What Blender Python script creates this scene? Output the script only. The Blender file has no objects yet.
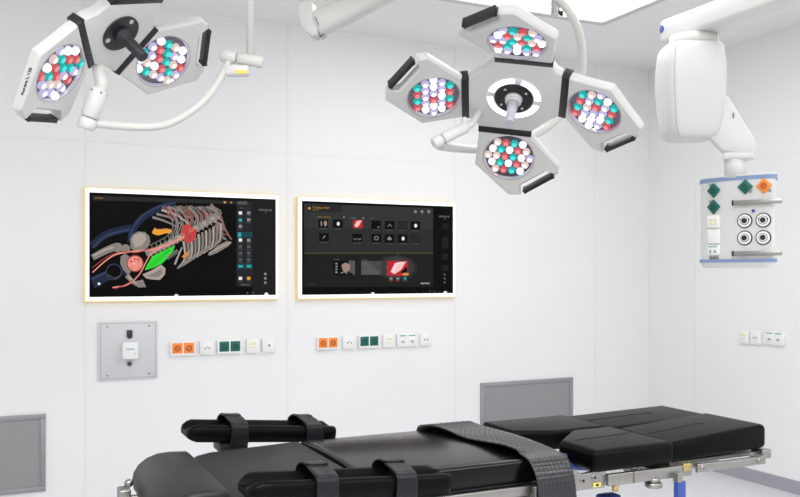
import bpy, bmesh, math, random
from mathutils import Vector, Matrix
random.seed(7)
SC = bpy.context.scene
COL = SC.collection
PI = math.pi
V = Vector

# ------------------------------------------------------------------ materials
MATS = {}
def mat(name, col, rough=0.5, metal=0.0, spec=0.5, emit=None, es=0.0, bump=0.0, bscale=200.0, vary=0.0, vscale=3.0, coat=0.0):
    if name in MATS: return MATS[name]
    m = bpy.data.materials.new(name); m.use_nodes = True
    nt = m.node_tree; b = nt.nodes['Principled BSDF']
    b.inputs['Base Color'].default_value = (*col, 1)
    b.inputs['Roughness'].default_value = rough
    b.inputs['Metallic'].default_value = metal
    b.inputs['Specular IOR Level'].default_value = spec
    b.inputs['Coat Weight'].default_value = coat
    if emit:
        b.inputs['Emission Color'].default_value = (*emit, 1)
        b.inputs['Emission Strength'].default_value = es
    if bump or vary:
        tc = nt.nodes.new('ShaderNodeTexCoord')
    if bump:
        n = nt.nodes.new('ShaderNodeTexNoise'); n.inputs['Scale'].default_value = bscale; n.inputs['Detail'].default_value = 4
        bp = nt.nodes.new('ShaderNodeBump'); bp.inputs['Strength'].default_value = bump; bp.inputs['Distance'].default_value = 0.002
        nt.links.new(tc.outputs['Object'], n.inputs['Vector']); nt.links.new(n.outputs['Fac'], bp.inputs['Height'])
        nt.links.new(bp.outputs['Normal'], b.inputs['Normal'])
    if vary:
        n2 = nt.nodes.new('ShaderNodeTexNoise'); n2.inputs['Scale'].default_value = vscale; n2.inputs['Detail'].default_value = 5
        r = nt.nodes.new('ShaderNodeValToRGB')
        r.color_ramp.elements[0].color = (*[c * (1 - vary) for c in col], 1); r.color_ramp.elements[0].position = 0.3
        r.color_ramp.elements[1].color = (*[min(1, c * (1 + vary)) for c in col], 1); r.color_ramp.elements[1].position = 0.7
        nt.links.new(tc.outputs['Object'], n2.inputs['Vector']); nt.links.new(n2.outputs['Fac'], r.inputs['Fac'])
        nt.links.new(r.outputs['Color'], b.inputs['Base Color'])
    MATS[name] = m; return m

WALL = mat('wall_panel_white', (.86, .862, .868), .45, vary=.008, vscale=1.5)
JOINT = mat('panel_joint_sealant', (.825, .827, .83), .5)
CEIL = mat('ceiling_white', (.86, .86, .855), .8, vary=.01, vscale=2)
FLOORM = mat('vinyl_floor', (.66, .66, .685), .35, vary=.05, vscale=60, bump=.02)
COVE = mat('vinyl_cove', (.34, .34, .385), .45, vary=.05, vscale=60)
LAMPW = mat('lamp_shell_grey', (.63, .628, .61), .38, vary=.01)
TUBEW = mat('arm_white', (.64, .64, .61), .35)
PENDW = mat('pendant_white', (.68, .68, .665), .35)
BLACKP = mat('black_plastic', (.012, .012, .015), .4)
BLACKR = mat('black_rubber', (.02, .02, .024), .55)
CHROME = mat('chrome', (.52, .53, .55), .15, 1.0)
STEEL = mat('brushed_steel', (.37, .36, .34), .36, 1.0, vary=.04, vscale=40)
STEELP = mat('steel_plate', (.66, .66, .68), .55, .25, vary=.02, vscale=20)
GRILLEF = mat('grille_frame_steel', (.34, .34, .35), .45, .5)
LEATHER = mat('black_leather', (.0025, .0025, .003), .38, spec=.09, bump=.06, bscale=420)
LEATHERM = mat('black_leather_matte', (.016, .016, .017), .45, spec=.36, bump=.10, bscale=420)
LEATHERG = mat('black_leather_glossy', (.002, .002, .0024), .20, spec=.30, bump=.015, bscale=420)
STRAPM = mat('strap_leather', (.008, .009, .011), .38, spec=.28, bump=.25, bscale=160)
STITCH = mat('stitch_groove', (.006, .006, .007), .7)
BLUE = mat('blue_plastic', (.04, .075, .33), .35)
BLUEB = mat('blue_band', (.22, .31, .52), .4)
GREEN = mat('green_plastic', (.0, .13, .10), .4)
GREEND = mat('green_plastic_dark', (.0, .07, .055), .45)
ORANGE = mat('orange_plastic', (1.0, .26, .02), .4)
ORANGED = mat('orange_plastic_dark', (.50, .11, .015), .45)
SOCKW = mat('socket_white', (.88, .88, .87), .35)
GREYD = mat('grey_mark', (.22, .22, .23), .5)
YELLOW = mat('yellow_label', (.80, .66, .12), .5)
PALEY = mat('pale_yellow_port', (.85, .74, .38), .5)
TEAL = mat('teal_print', (.0, .35, .38), .5)
DARK = mat('dark_tag', (.02, .03, .045), .4)
def emat(name, col, s): return mat(name, (0.02, 0.02, 0.02), .5, spec=.2, emit=col, es=s)
PANEL = mat('lit_diffuser', (.9, .9, .9), .5, emit=(1, 1, 1), es=2.9)

# perforated grille
def grille_mat():
    m = bpy.data.materials.new('perforated_steel'); m.use_nodes = True
    nt = m.node_tree; b = nt.nodes['Principled BSDF']
    b.inputs['Metallic'].default_value = .35; b.inputs['Roughness'].default_value = .45
    tc = nt.nodes.new('ShaderNodeTexCoord')
    v = nt.nodes.new('ShaderNodeTexVoronoi'); v.inputs['Scale'].default_value = 190; v.inputs['Randomness'].default_value = 0
    r = nt.nodes.new('ShaderNodeValToRGB')
    r.color_ramp.elements[0].position = .30; r.color_ramp.elements[0].color = (.06, .06, .065, 1)
    r.color_ramp.elements[1].position = .42; r.color_ramp.elements[1].color = (.32, .315, .325, 1)
    nt.links.new(tc.outputs['Object'], v.inputs['Vector']); nt.links.new(v.outputs['Distance'], r.inputs['Fac'])
    nt.links.new(r.outputs['Color'], b.inputs['Base Color'])
    return m
GRILLE = grille_mat()

# ------------------------------------------------------------------ mesh builder
class MB:
    def __init__(s): s.bm = bmesh.new(); s.mi = 0
    def _fin(s, faces, smooth):
        for f in faces:
            f.material_index = s.mi; f.smooth = smooth
    def merge(s, o, smooth=None):
        me = bpy.data.meshes.new('tmp'); o.to_mesh(me); o.free()
        n0 = len(s.bm.faces); s.bm.from_mesh(me); bpy.data.meshes.remove(me)
        s.bm.faces.ensure_lookup_table()
        for f in s.bm.faces[n0:]:
            f.material_index = s.mi
            if smooth is not None: f.smooth = smooth
        return s
    def box(s, c, size, M=None, bev=0.0, seg=2):
        b = bmesh.new(); bmesh.ops.create_cube(b, size=1.0)
        bmesh.ops.scale(b, vec=V(size), verts=b.verts)
        if bev: bmesh.ops.bevel(b, geom=b.edges[:], offset=bev, segments=seg, affect='EDGES', profile=.5)
        if M is not None: b.transform(M.to_4x4())
        bmesh.ops.translate(b, vec=V(c), verts=b.verts)
        return s.merge(b, bool(bev))
    def prism(s, poly, h0, h1, F=None, bev=0.0, seg=2, angle=0.0, scale1=1.0):
        """polygon in the frame's xy, extruded along its z from h0 to h1"""
        b = bmesh.new(); n = len(poly)
        cx = sum(p[0] for p in poly) / n; cy = sum(p[1] for p in poly) / n
        lo = [b.verts.new((x, y, h0)) for x, y in poly]
        hi = [b.verts.new((cx + (x - cx) * scale1, cy + (y - cy) * scale1, h1)) for x, y in poly]
        b.faces.new(lo[::-1]); b.faces.new(hi)
        for i in range(n): b.faces.new((lo[i], lo[(i + 1) % n], hi[(i + 1) % n], hi[i]))
        bmesh.ops.recalc_face_normals(b, faces=b.faces)
        if bev:
            es = [e for e in b.edges if e.calc_face_angle(0) > angle]
            bmesh.ops.bevel(b, geom=es, offset=bev, segments=seg, affect='EDGES', profile=.5)
        bmesh.ops.triangulate(b, faces=[f for f in b.faces if len(f.verts) > 4])
        if F is not None: b.transform(F)
        return s.merge(b, bool(bev))
    def loft(s, rings, smooth=True, cap=True, close=True):
        b = s.bm; fs = []
        R = [[b.verts.new(p) for p in r] for r in rings]; n = len(rings[0])
        for a, c in zip(R, R[1:]):
            for i in range(n if close else n - 1):
                fs.append(b.faces.new((a[i], a[(i + 1) % n], c[(i + 1) % n], c[i])))
        s._fin(fs, smooth)
        if cap and close:
            s._fin([b.faces.new(R[0][::-1]), b.faces.new(R[-1])], False)
        return s
    def cyl(s, p0, p1, r0, r1=None, n=20, smooth=True, bev=0.0):
        r1 = r0 if r1 is None else r1; p0 = V(p0); p1 = V(p1); d = (p1 - p0).normalized()
        a = d.orthogonal().normalized(); c = d.cross(a)
        def ring(p, r): return [p + (a * math.cos(t) + c * math.sin(t)) * r for t in [2 * PI * i / n for i in range(n)]]
        if bev:
            return s.loft([ring(p0, r0 - bev), ring(p0 + d * bev, r0), ring(p1 - d * bev, r1), ring(p1, r1 - bev)], smooth)
        return s.loft([ring(p0, r0), ring(p1, r1)], smooth)
    def tube(s, pts, r, n=14, steps=8, spline=True):
        pts = [V(p) for p in pts]
        if spline and len(pts) > 2:
            q = [pts[0] * 2 - pts[1]] + pts + [pts[-1] * 2 - pts[-2]]; out = []
            for i in range(1, len(q) - 2):
                for k in range(steps):
                    t = k / steps; a, b_, c, d = q[i - 1:i + 3]
                    out.append(.5 * ((2 * b_) + (c - a) * t + (2 * a - 5 * b_ + 4 * c - d) * t * t + (3 * b_ - a - 3 * c + d) * t ** 3))
            out.append(pts[-1]); pts = out
        rs = r if isinstance(r, (list, tuple)) else [r] * len(pts)
        if len(rs) != len(pts): rs = [rs[0] + (rs[-1] - rs[0]) * i / (len(pts) - 1) for i in range(len(pts))]
        t0 = (pts[1] - pts[0]).normalized(); a = t0.orthogonal().normalized(); rings = []
        for i, p in enumerate(pts):
            t = (pts[min(i + 1, len(pts) - 1)] - pts[max(i - 1, 0)]).normalized()
            a = (a - t * a.dot(t)).normalized(); c = t.cross(a)
            rings.append([p + (a * math.cos(u) + c * math.sin(u)) * rs[i] for u in [2 * PI * k / n for k in range(n)]])
        return s.loft(rings)
    def ball(s, c, r, seg=16, rings=10, scale=(1, 1, 1)):
        b = bmesh.new(); bmesh.ops.create_uvsphere(b, u_segments=seg, v_segments=rings, radius=r)
        bmesh.ops.scale(b, vec=V(scale), verts=b.verts); bmesh.ops.translate(b, vec=V(c), verts=b.verts)
        return s.merge(b, True)
    def disc(s, c, nrm, r, n=28):
        c = V(c); d = V(nrm).normalized(); a = d.orthogonal().normalized(); e = d.cross(a)
        vs = [s.bm.verts.new(c + (a * math.cos(t) + e * math.sin(t)) * r) for t in [2 * PI * i / n for i in range(n)]]
        s._fin([s.bm.faces.new(vs)], False); return s
    def ngon(s, pts):
        vs = [s.bm.verts.new(V(p)) for p in pts]; f = s.bm.faces.new(vs); s._fin([f], False)
        if len(vs) > 4: bmesh.ops.triangulate(s.bm, faces=[f])
        return s
    def text(s, body, size, F, align='CENTER', ext=0.0006, squeeze=1.0, bold=0.0):
        cu = bpy.data.curves.new('t', 'FONT'); cu.body = body; cu.size = size; cu.align_x = align; cu.align_y = 'CENTER'; cu.extrude = ext; cu.offset = bold
        o = bpy.data.objects.new('t', cu); COL.objects.link(o)
        bpy.context.view_layer.update()
        me = bpy.data.meshes.new_from_object(o.evaluated_get(bpy.context.evaluated_depsgraph_get()))
        b = bmesh.new(); b.from_mesh(me); b.transform(F @ Matrix.Diagonal((squeeze, 1, 1, 1)))
        bpy.data.objects.remove(o); bpy.data.curves.remove(cu); bpy.data.meshes.remove(me)
        return s.merge(b, False)
    def build(s, name, mats, parent=None, origin=None, subsurf=0, normals=True):
        if not isinstance(mats, (list, tuple)): mats = [mats]
        bm = s.bm
        if normals: bmesh.ops.recalc_face_normals(bm, faces=bm.faces)
        if origin is None:
            xs = [v.co for v in bm.verts]
            origin = V([(min(c[i] for c in xs) + max(c[i] for c in xs)) / 2 for i in range(3)])
        origin = V(origin)
        bmesh.ops.translate(bm, vec=-origin, verts=bm.verts)
        me = bpy.data.meshes.new(name); bm.to_mesh(me); bm.free()
        for m in mats: me.materials.append(m)
        o = bpy.data.objects.new(name, me); COL.objects.link(o)
        place(o, origin, parent)
        if subsurf:
            md = o.modifiers.new('s', 'SUBSURF'); md.levels = subsurf; md.render_levels = subsurf
        return o
WPOS = {}
def place(o, w, parent=None):
    w = V(w); WPOS[o.name] = w
    if parent is not None:
        o.parent = parent; o.location = w - WPOS[parent.name]
    else: o.location = w
def copy_at(o, w, parent, mats=None):
    c = o.copy(); COL.objects.link(c); place(c, w, parent); return c
def tag(o, label, cat, group=None, kind=None):
    o['label'] = label; o['category'] = cat
    if group: o['group'] = group
    if kind: o['kind'] = kind
    return o
def thing(name, loc, label, cat, group=None):
    o = bpy.data.objects.new(name, None); o.empty_display_size = .1; COL.objects.link(o)
    place(o, loc); return tag(o, label, cat, group)
def struct(o, label=None, cat=None):
    o['kind'] = 'structure'
    if label: o['label'] = label; o['category'] = cat
    return o
def frame(o, x, y, z):
    x = V(x); y = V(y); z = V(z); o = V(o)
    return Matrix(((x.x, y.x, z.x, o.x), (x.y, y.y, z.y, o.y), (x.z, y.z, z.z, o.z), (0, 0, 0, 1)))

# ------------------------------------------------------------------ room shell
YB, XR, HC = 5.21, 4.61, 3.0
XL, YF = -1.6, -1.2
P = 1.2166
m = MB(); m.box(((XL + XR) / 2, (YF + YB) / 2, -.05), (XR - XL + .4, YB - YF + .4, .1))
struct(m.build('floor', FLOORM), 'grey blue vinyl floor of the operating room', 'floor')
m = MB(); m.box(((XL + XR) / 2, (YF + YB) / 2, HC + .05), (XR - XL + .4, YB - YF + .4, .1))
struct(m.build('ceiling', CEIL), 'smooth white ceiling above the lamps', 'ceiling')
m = MB(); m.box(((XL + XR) / 2, YB + .05, HC / 2), (XR - XL + .2, .1, HC))
m.mi = 1
x = .437 - 2 * P + .006
while x < XR - .1:
    if x > XL: m.box((x, YB - .0005, HC / 2), (.013, .003, HC))
    x += P
m.box(((XL + XR) / 2, YB - .0002, 2.175), (XR - XL, .003, .007))
struct(m.build('wall_back', [WALL, JOINT]), 'white panelled back wall carrying the two monitors', 'wall')
m = MB(); m.box((XR + .05, (YF + YB) / 2, HC / 2), (.1, YB - YF, HC))
m.mi = 1
yy = 4.714
while yy > YF:
    m.box((XR - .0005, yy, HC / 2), (.003, .013, HC)); yy -= P
m.box((XR - .0002, (YF + YB) / 2, 2.18), (.003, YB - YF, .007))
struct(m.build('wall_right', [WALL, JOINT]), 'white panelled right wall', 'wall')
m = MB(); m.prism([(0, 0), (-.014, 0), (-.008, .03), (-.004, .08), (0, .085)], 0, YB - YF, frame((XR, YB, 0), (1, 0, 0), (0, 0, 1), (0, -1, 0)))
struct(m.build('baseboard_right', COVE), 'grey vinyl cove skirting along the right wall', 'baseboard')
m = MB(); m.prism([(0, 0), (-.014, 0), (-.008, .03), (-.004, .08), (0, .085)], 0, XR - XL, frame((XL, YB, 0), (0, 1, 0), (0, 0, 1), (1, 0, 0)))
struct(m.build('baseboard_back', COVE), 'grey vinyl cove skirting along the back wall', 'baseboard')

# recessed ceiling light
LX0, LX1, LY0, LY1 = 1.75, 3.45, 1.9, 4.31
t = thing('ceiling_light', ((LX0 + LX1) / 2, (LY0 + LY1) / 2, HC), 'bright white rectangular ceiling light panel above the four-headed lamp', 'light')
m = MB(); w = .05
for c, s_ in ((((LX0 + LX1) / 2, LY1 - w / 2, HC - .012), (LX1 - LX0, w, .026)), (((LX0 + LX1) / 2, LY0 + w / 2, HC - .012), (LX1 - LX0, w, .026)),
              ((LX0 + w / 2, (LY0 + LY1) / 2, HC - .012), (w, LY1 - LY0 - 2 * w, .026)), ((LX1 - w / 2, (LY0 + LY1) / 2, HC - .012), (w, LY1 - LY0 - 2 * w, .026))):
    m.box(c, s_, bev=.003)
m.build('frame', mat('light_frame_grey', (.60, .60, .59), .5), t)
xs = [LX0 + w, 3.104, LX1 - w]
for a, b in zip(xs, xs[1:]):
    MB().box(((a + b) / 2, (LY0 + LY1) / 2, HC - .006), (b - a - .012, LY1 - LY0 - 2 * w, .012)).build('diffuser', PANEL, t)

# ------------------------------------------------------------------ surgical lamps
LEDM = {'w': (emat('led_white', (.92, .88, 1), .95), emat('led_white_core', (1, .98, 1), 2.4)), 'v': (emat('led_lavender', (.56, .52, .82), .8), emat('led_lavender_core', (.92, .88, 1.0), 1.4)),
        'r': (emat('led_red', (.62, .09, .11), .80), emat('led_red_core', (.92, .25, .27), .9)), 't': (emat('led_teal', (.0, .46, .43), .8), emat('led_teal_core', (.06, .76, .70), 1.0)),
        'p': (emat('led_warm', (.80, .62, .58), .8), emat('led_warm_core', (1.0, .86, .78), 1.15))}
RECESS = mat('reflector_recess', (.22, .20, .25), .25, .6)
RIMG = mat('glass_rim', (.55, .53, .60), .15, .5)
LENSD = mat('lens_shade', (.35, .33, .40), .2)
PROFILE = [(-.098, -.112), (.045, -.118), (.160, .012), (.154, .056), (.050, .177), (.012, .178), (-.098, .068)]
def module_outline(sig):
    a, b = V((.154, .056)), V((.050, .177)); d = b - a; n = V((d.y, -d.x)).normalized()   # outward
    notch = [a + d * .13, a + d * .13 - n * .034, a + d * .87 - n * .034, a + d * .87]
    pts = [V(p) for p in PROFILE[:4]] + notch + [V(p) for p in PROFILE[4:]]
    pts = [(p.x, p.y * sig) for p in pts]
    ends = [(a + d * .10 + n * .001), (a + d * .90 + n * .001)]
    return pts, [V((p.x, p.y * sig)) for p in ends], V((n.x, n.y * sig))
def lamp_module(root, O, R, phi, pivot, dist, tilt, sig, rows, flip):
    u, v, n = R
    dr = (u * math.cos(phi) + v * math.sin(phi)).normalized()
    e = dr * math.cos(tilt) + n * math.sin(tilt); f = n * math.cos(tilt) - dr * math.sin(tilt); tt = f.cross(e)
    c = O + dr * pivot + e * (dist - pivot)
    F = frame(c, e, tt, f)
    pts, ends, hn = module_outline(sig)
    b = MB()
    # ring of the shell face around the round lens opening, outer wall and back
    NS = 72; rl = .088
    def hit(ang):        # ray from the lens centre to the outline
        dx, dy = math.cos(ang), math.sin(ang); best = None
        for i in range(len(pts)):
            x1, y1 = pts[i]; x2, y2 = pts[(i + 1) % len(pts)]
            den = dx * (y2 - y1) - dy * (x2 - x1)
            if abs(den) < 1e-9: continue
            t_ = (x1 * (y2 - y1) - y1 * (x2 - x1)) / den; s_ = (x1 * dy - y1 * dx) / den
            if t_ > 0 and -1e-6 <= s_ <= 1 + 1e-6 and (best is None or t_ < best): best = t_
        return (dx * best, dy * best)
    angs = sorted([2 * PI * i / NS for i in range(NS)] + [math.atan2(p[1], p[0]) % (2 * PI) for p in pts])
    angs = [a for i, a in enumerate(angs) if i == 0 or a - angs[i - 1] > 1e-4]
    outer = [hit(a) for a in angs]
    def sc(p, k):
        L = math.hypot(*p); return (p[0] * (L - k) / L, p[1] * (L - k) / L)
    rings = [[F @ V((math.cos(a) * rl, math.sin(a) * rl, -.014)) for a in angs],
             [F @ V((math.cos(a) * rl, math.sin(a) * rl, 0)) for a in angs],
             [F @ V((*sc(p, .008), .001)) for p in outer], [F @ V((*sc(p, .002), -.003)) for p in outer], [F @ V((*p, -.010)) for p in outer],
             [F @ V((*sc(p, .001), -.027)) for p in outer], [F @ V((*sc(p, .012), -.037)) for p in outer]]
    b.loft(rings[:2], True, cap=False); b.loft(rings[1:3], False, cap=False); b.loft(rings[2:5], True, cap=False); b.loft(rings[4:6], False, cap=False); b.loft(rings[5:], True, cap=False)
    b.bm.faces.new([b.bm.verts.new(p) for p in rings[-1]])
    body = b.build('lamp_module', LAMPW, root)
    # joint block between the module and the centre
    b = MB(); b.box((0, 0, 0), (.026, .183, .040), bev=.0015)
    b.bm.transform(F @ Matrix.Translation((-.106, -.0225 * sig, -.0175)))
    b.build('joint_strip', BLACKP, body)
    # handle
    b = MB(); d = (ends[1] - ends[0]); L = d.length; d.normalize(); mid = (ends[0] + ends[1]) / 2 - hn * .008
    G = F @ frame((mid.x, mid.y, -.015), (d.x, d.y, 0), (hn.x, hn.y, 0), (0, 0, 1))
    if sig < 0: G = F @ frame((mid.x, mid.y, -.015), (d.x, d.y, 0), (hn.x, hn.y, 0), (0, 0, -1))
    prof = [(-L / 2, .012), (-L / 2, -.006), (-L / 2 + .012, -.003), (L / 2 - .012, -.003), (L / 2, -.006), (L / 2, .012), (L / 2 - .010, .010), (-L / 2 + .010, .010)]
    b.prism(prof, -.016, .016, G, bev=.002); b.build('handle', BLACKP, body)
    # reflector dish + rim
    b = MB(); b.cyl(F @ V((0, 0, -.016)), F @ V((0, 0, -.010)), .089, n=48); b.build('reflector', RECESS, body)
    b = MB()
    pr = [(.0835, -.008), (.0880, -.001), (.0905, .0022), (.0915, .0005)]
    b.loft([[F @ V((math.cos(2 * PI * i / 60) * r, math.sin(2 * PI * i / 60) * r, z)) for i in range(60)] for r, z in pr], True, cap=False)
    b.build('lens_rim', RIMG, body)
    # LEDs: domed lenses
    cache = {}
    sp = .0293; nr = len(rows)
    for k, row in enumerate(rows):
        y = (k - (nr - 1) / 2) * sp * .93
        for i, ch in enumerate(row):
            if ch == ' ': continue
            x = (i - (len(row) - 1) / 2) * sp
            q = V((x, y)); q.rotate(Matrix.Rotation(flip, 2))
            pos = F @ V((q.x, q.y, -.009))
            if ch in cache: copy_at(cache[ch], pos, body)
            else:
                bb = MB(); rr = []
                for r, z in ((.0136, -.002), (.0136, .003), (.0125, .0070), (.0082, .0105), (.0045, .0120), (.0008, .0124)):
                    rr.append([pos + (e * math.cos(2 * PI * j / 16) + tt * math.sin(2 * PI * j / 16)) * r + f * z for j in range(16)])
                bb.loft(rr[:4], cap=False); bb.mi = 1; bb.loft(rr[3:], cap=False)
                cache[ch] = bb.build('led', LEDM[ch], body, origin=pos)
    return body, F
def center_body(root, O, R, phis, sigs, j, pull):
    u, v, n = R; pts = []
    order = sorted(range(len(phis)), key=lambda i: phis[i] % (2 * PI))
    for i in order:
        ph = phis[i]; s_ = sigs[i]
        ev = V((math.cos(ph), math.sin(ph))); tv = V((-math.sin(ph), math.cos(ph)))
        lo, hi = (-.113, .067) if s_ > 0 else (-.067, .113)
        pts += [ev * j + tv * lo, ev * j + tv * hi]
    out = []
    for i, p in enumerate(pts):
        out.append((p.x, p.y))
        if i % 2 == 1:
            q = pts[(i + 1) % len(pts)]; mm = (p + q) / 2
            out.append((mm.x * pull, mm.y * pull))
    F = frame(O, u, v, n)
    b = MB(); b.prism(out, -.038, 0, F, bev=.006, seg=3)
    # domed hub on the back where the yoke is borne
    b.cyl(O - n * .035, O - n * .065, .10, .07, n=40)
    return b.build('center_housing', LAMPW, root), F

# ---- four-headed lamp
RO = V((1.5261, 2.3649, 1.9907))
RR = (V((.8663, -.4545, -.2072)), V((-.2950, -.8003, .5221)), V((-.4031, -.3912, -.8274)))
MOUNT = V((1.03, 1.35, HC))
lamp = thing('surgical_light', MOUNT, 'large four-headed surgical lamp with lit coloured diodes in the upper middle of the room', 'lamp')
ph = [math.radians(a) for a in (188.7, 97.7, 9.41, 277.75)]
sg = [-1, 1, -1, 1]
rowsR = [["trtr", "vvvvw", "wwvrwv", "vvwvw", "trtr"],
         ["wvwvv", "rtwtr", "vvtrpw", "wrptv", "vtrp"],
         ["rtrt", "vwvvw", "wwvrtv", "wvpvp", "rtrt"],
         ["prtw", "wtwrp", "pprtwv", "wtwrp", "prtw"]]
flipR = [math.radians(88), math.radians(-90), math.radians(80), math.radians(90)]
for a, s_, r, fl in zip(ph, sg, rowsR, flipR):
    lamp_module(lamp, RO, RR, a, .16, .266, .295, s_, r, fl)
cb, CF = center_body(lamp, RO, RR, ph, sg, .152, .97)
n = RR[2]
# ring of white LED windows round the handle
b = MB(); b.cyl(RO, RO + n * .0035, .063, n=48); b.build('hub_disc', BLACKP, cb)
RINGL = emat('ring_light_white', (.97, .96, 1), 1.9)
ringtrans = mat('ring_glass', (.70, .70, .74), .2)
b = MB()
b.loft([[RO + (RR[0] * math.cos(q) + RR[1] * math.sin(q)) * r + n * z for q in [2 * PI * i / 64 for i in range(64)]] for r, z in ((.064, .0005), (.065, .002), (.091, .002), (.0925, .0002))], True, cap=False)
ring = b.build('light_ring', ringtrans, cb)
for k in range(4):
    for jx in range(4):
        a0 = math.radians(45 + 90 * k - 37 + jx * 18.9); a1 = a0 + math.radians(17.2)
        b = MB(); rr = []
        for r in (.0675, .0885):
            rr.append([RO + (RR[0] * math.cos(a0 + (a1 - a0) * i / 6) + RR[1] * math.sin(a0 + (a1 - a0) * i / 6)) * r + n * .0032 for i in range(7)])
        b.loft(rr, False, cap=False, close=False); 
        b.loft([[p - n * .002 for p in q] for q in rr], False, cap=False, close=False)
        b.build('ring_led', RINGL, ring)
for k in range(4):
    q = math.radians(45 + 90 * k); p = RO + (RR[0] * math.cos(q) + RR[1] * math.sin(q)) * .049
    MB().cyl(p, p + n * .006, .0045, n=12).build('screw', CHROME, cb)
HAND = mat('handle_translucent_grey', (.50, .49, .55), .25)
b = MB(); b.cyl(RO + n * .002, RO + n * .016, .030, .026, n=28); b.cyl(RO + n * .016, RO + n * .022, .027, .020, n=28)
b.build('handle_collar', LAMPW, cb)
b = MB(); b.tube([RO + n * .02, RO + n * .06, RO + n * .09, RO + n * .112], [.021, .015, .0145, .0155], n=20, spline=False); b.build('sterile_handle', HAND, cb)
# yoke
b = MB()
b.tube([(1.312, 2.477, 1.836), (1.432, 2.586, 1.851), (1.584, 2.681, 1.869), (1.715, 2.718, 1.897), (1.828, 2.72, 1.935), (1.914, 2.691, 1.99), (1.967, 2.655, 2.069), (1.98, 2.605, 2.163), (1.938, 2.547, 2.257), (1.867, 2.503, 2.335), (1.776, 2.48, 2.392), (1.68, 2.47, 2.421)], .0155, n=16)
b.build('yoke', TUBEW, lamp)
b = MB(); A = V((1.268, 2.443, 1.835)); B_ = V((1.373, 2.426, 1.892)); d = (B_ - A).normalized()
b.cyl(A, A + d * .035, .0195, bev=.004); b.cyl(A + d * .037, B_ + d * .01, .0195, bev=.003)
b.build('pivot_joint', PENDW, lamp)
b = MB(); b.tube([B_, B_ + d * .03, (1.455, 2.476, 1.952), (1.542, 2.568, 2.024)], .012, n=12); b.box(B_ + V((0, 0, .02)), (.012, .02, .03), bev=.003)
b.build('pivot_bracket', TUBEW, lamp)
# pivot of the yoke, drop tube, spring arm, knuckle, extension arm, ceiling tube
b = MB(); b.cyl((1.792, 2.505, 2.337), (1.792, 2.505, 2.434), .016, n=24); b.build('pivot_pin', CHROME, lamp)
b = MB(); b.cyl((1.806, 2.488, 2.332), (1.806, 2.488, 2.348), .006, n=12); b.build('lock_knob', BLACKP, lamp)
b = MB(); b.tube([(1.812, 2.505, 2.439), (1.68, 2.47, 2.421), (1.62, 2.53, 2.52), (1.575, 2.57, 2.60)], .024, n=18)
b.build('drop_tube', TUBEW, lamp)
K0 = V((1.040, 2.925, 2.318)); K1 = V((1.585, 2.565, 2.605)); ka = (K1 - K0).normalized(); side = ka.cross(V((0, 0, 1))).normalized(); upv = side.cross(ka)
b = MB(); rings = []
for tt_ in [0, .012, .03, .08, .5, .92, .97, 1.0]:
    p = K0.lerp(K1, tt_); k = {0: .80, .012: .93, .03: .99, 1.0: .7, .97: .92}.get(tt_, 1.0); hw = (.040 - .010 * tt_) * k; hh = (.047 - .014 * tt_) * k
    ring_ = []
    for i in range(24):
        q = 2 * PI * i / 24; cx_ = math.copysign(abs(math.cos(q)) ** .55, math.cos(q)); sy_ = math.copysign(abs(math.sin(q)) ** .55, math.sin(q))
        ring_.append(p + side * cx_ * hw + upv * sy_ * hh)
    rings.append(ring_)
b.loft(rings); b.build('spring_arm', TUBEW, lamp)
b = MB()
Fk = frame((1.035, 2.935, 2.30), V((K1.x - K0.x, K1.y - K0.y, 0)).normalized(), (0, 0, 1), side)
b.prism([(-.052, .10), (-.052, .05), (-.044, .015), (-.026, -.012), (.0, -.030), (.018, -.026), (.026, .0), (.020, .03), (.008, .045), (.002, .060), (.002, .10)], -.036, .036, Fk, bev=.008, seg=3)
b.build('knuckle', TUBEW, lamp)
b = MB(); pts_ = [(math.cos(q), math.sin(q)) for q in [2 * PI * i / 40 for i in range(41)]]
b.tube([K0 + ka * .012 + side * c_ * .0385 + upv * s_ * .0455 for c_, s_ in pts_], .0022, n=6, spline=False); b.build('knuckle_seam', GREYD, lamp)
b = MB(); b.cyl(K0 + ka * -.004 - upv * .042 - side * .02, K0 + ka * .020 - upv * .042 - side * .02, .009, n=14); b.build('screw_cap', CHROME, lamp)
b = MB(); b.box((1.015, 2.95, 2.435), (.052, .06, .085), bev=.010); b.build('knuckle_link', TUBEW, lamp)
b = MB(); b.box((1.022, (2.95 + 1.35) / 2, 2.490), (.058, 2.96 - 1.30, .075), bev=.014, seg=3); b.build('extension_arm', TUBEW, lamp)
b = MB(); b.cyl((1.03, 1.35, 2.43), (1.03, 1.35, HC), .06, n=32); b.cyl((1.03, 1.35, HC - .05), (1.03, 1.35, HC), .16, n=40, bev=.01); b.build('ceiling_tube', TUBEW, lamp)

# ---- three-headed lamp
LO = V((.3113, 2.5446, 2.1054))
LR = (V((.8268, .4990, .2596)), V((.2210, -.7126, .6659)), V((.5172, -.4932, -.6994)))
lamp2 = thing('surgical_light', (.718, 2.646, HC), 'three-headed surgical lamp with black hub, cut by the top left corner of the view', 'lamp')
ph2 = [math.radians(a) for a in (210.8, 332.84, 91.8)]
rowsL = [["vpwr", "wtrtv", "wrtrpv", "rtvpv", "tvrvw"],
         ["wtpvp", "vpwrtv", "tvrtpr", "vrtvw", "wtpw"],
         ["prtw", "wtwrp", "pprtwv", "wtwrp", "prtw"]]
fl2 = [math.radians(20), math.radians(10), 0]
modF = []
for a, r, fl in zip(ph2, rowsL, fl2):
    modF.append(lamp_module(lamp2, LO, LR, a, .11, .2134, .2417, 1, r, fl))
cb2, _ = center_body(lamp2, LO, LR, ph2, [1, 1, 1], .103, .93)
n = LR[2]
b = MB(); b.cyl(LO, LO + n * .006, .059, n=48, bev=.002); b.build('hub_disc', BLACKP, cb2)
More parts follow.
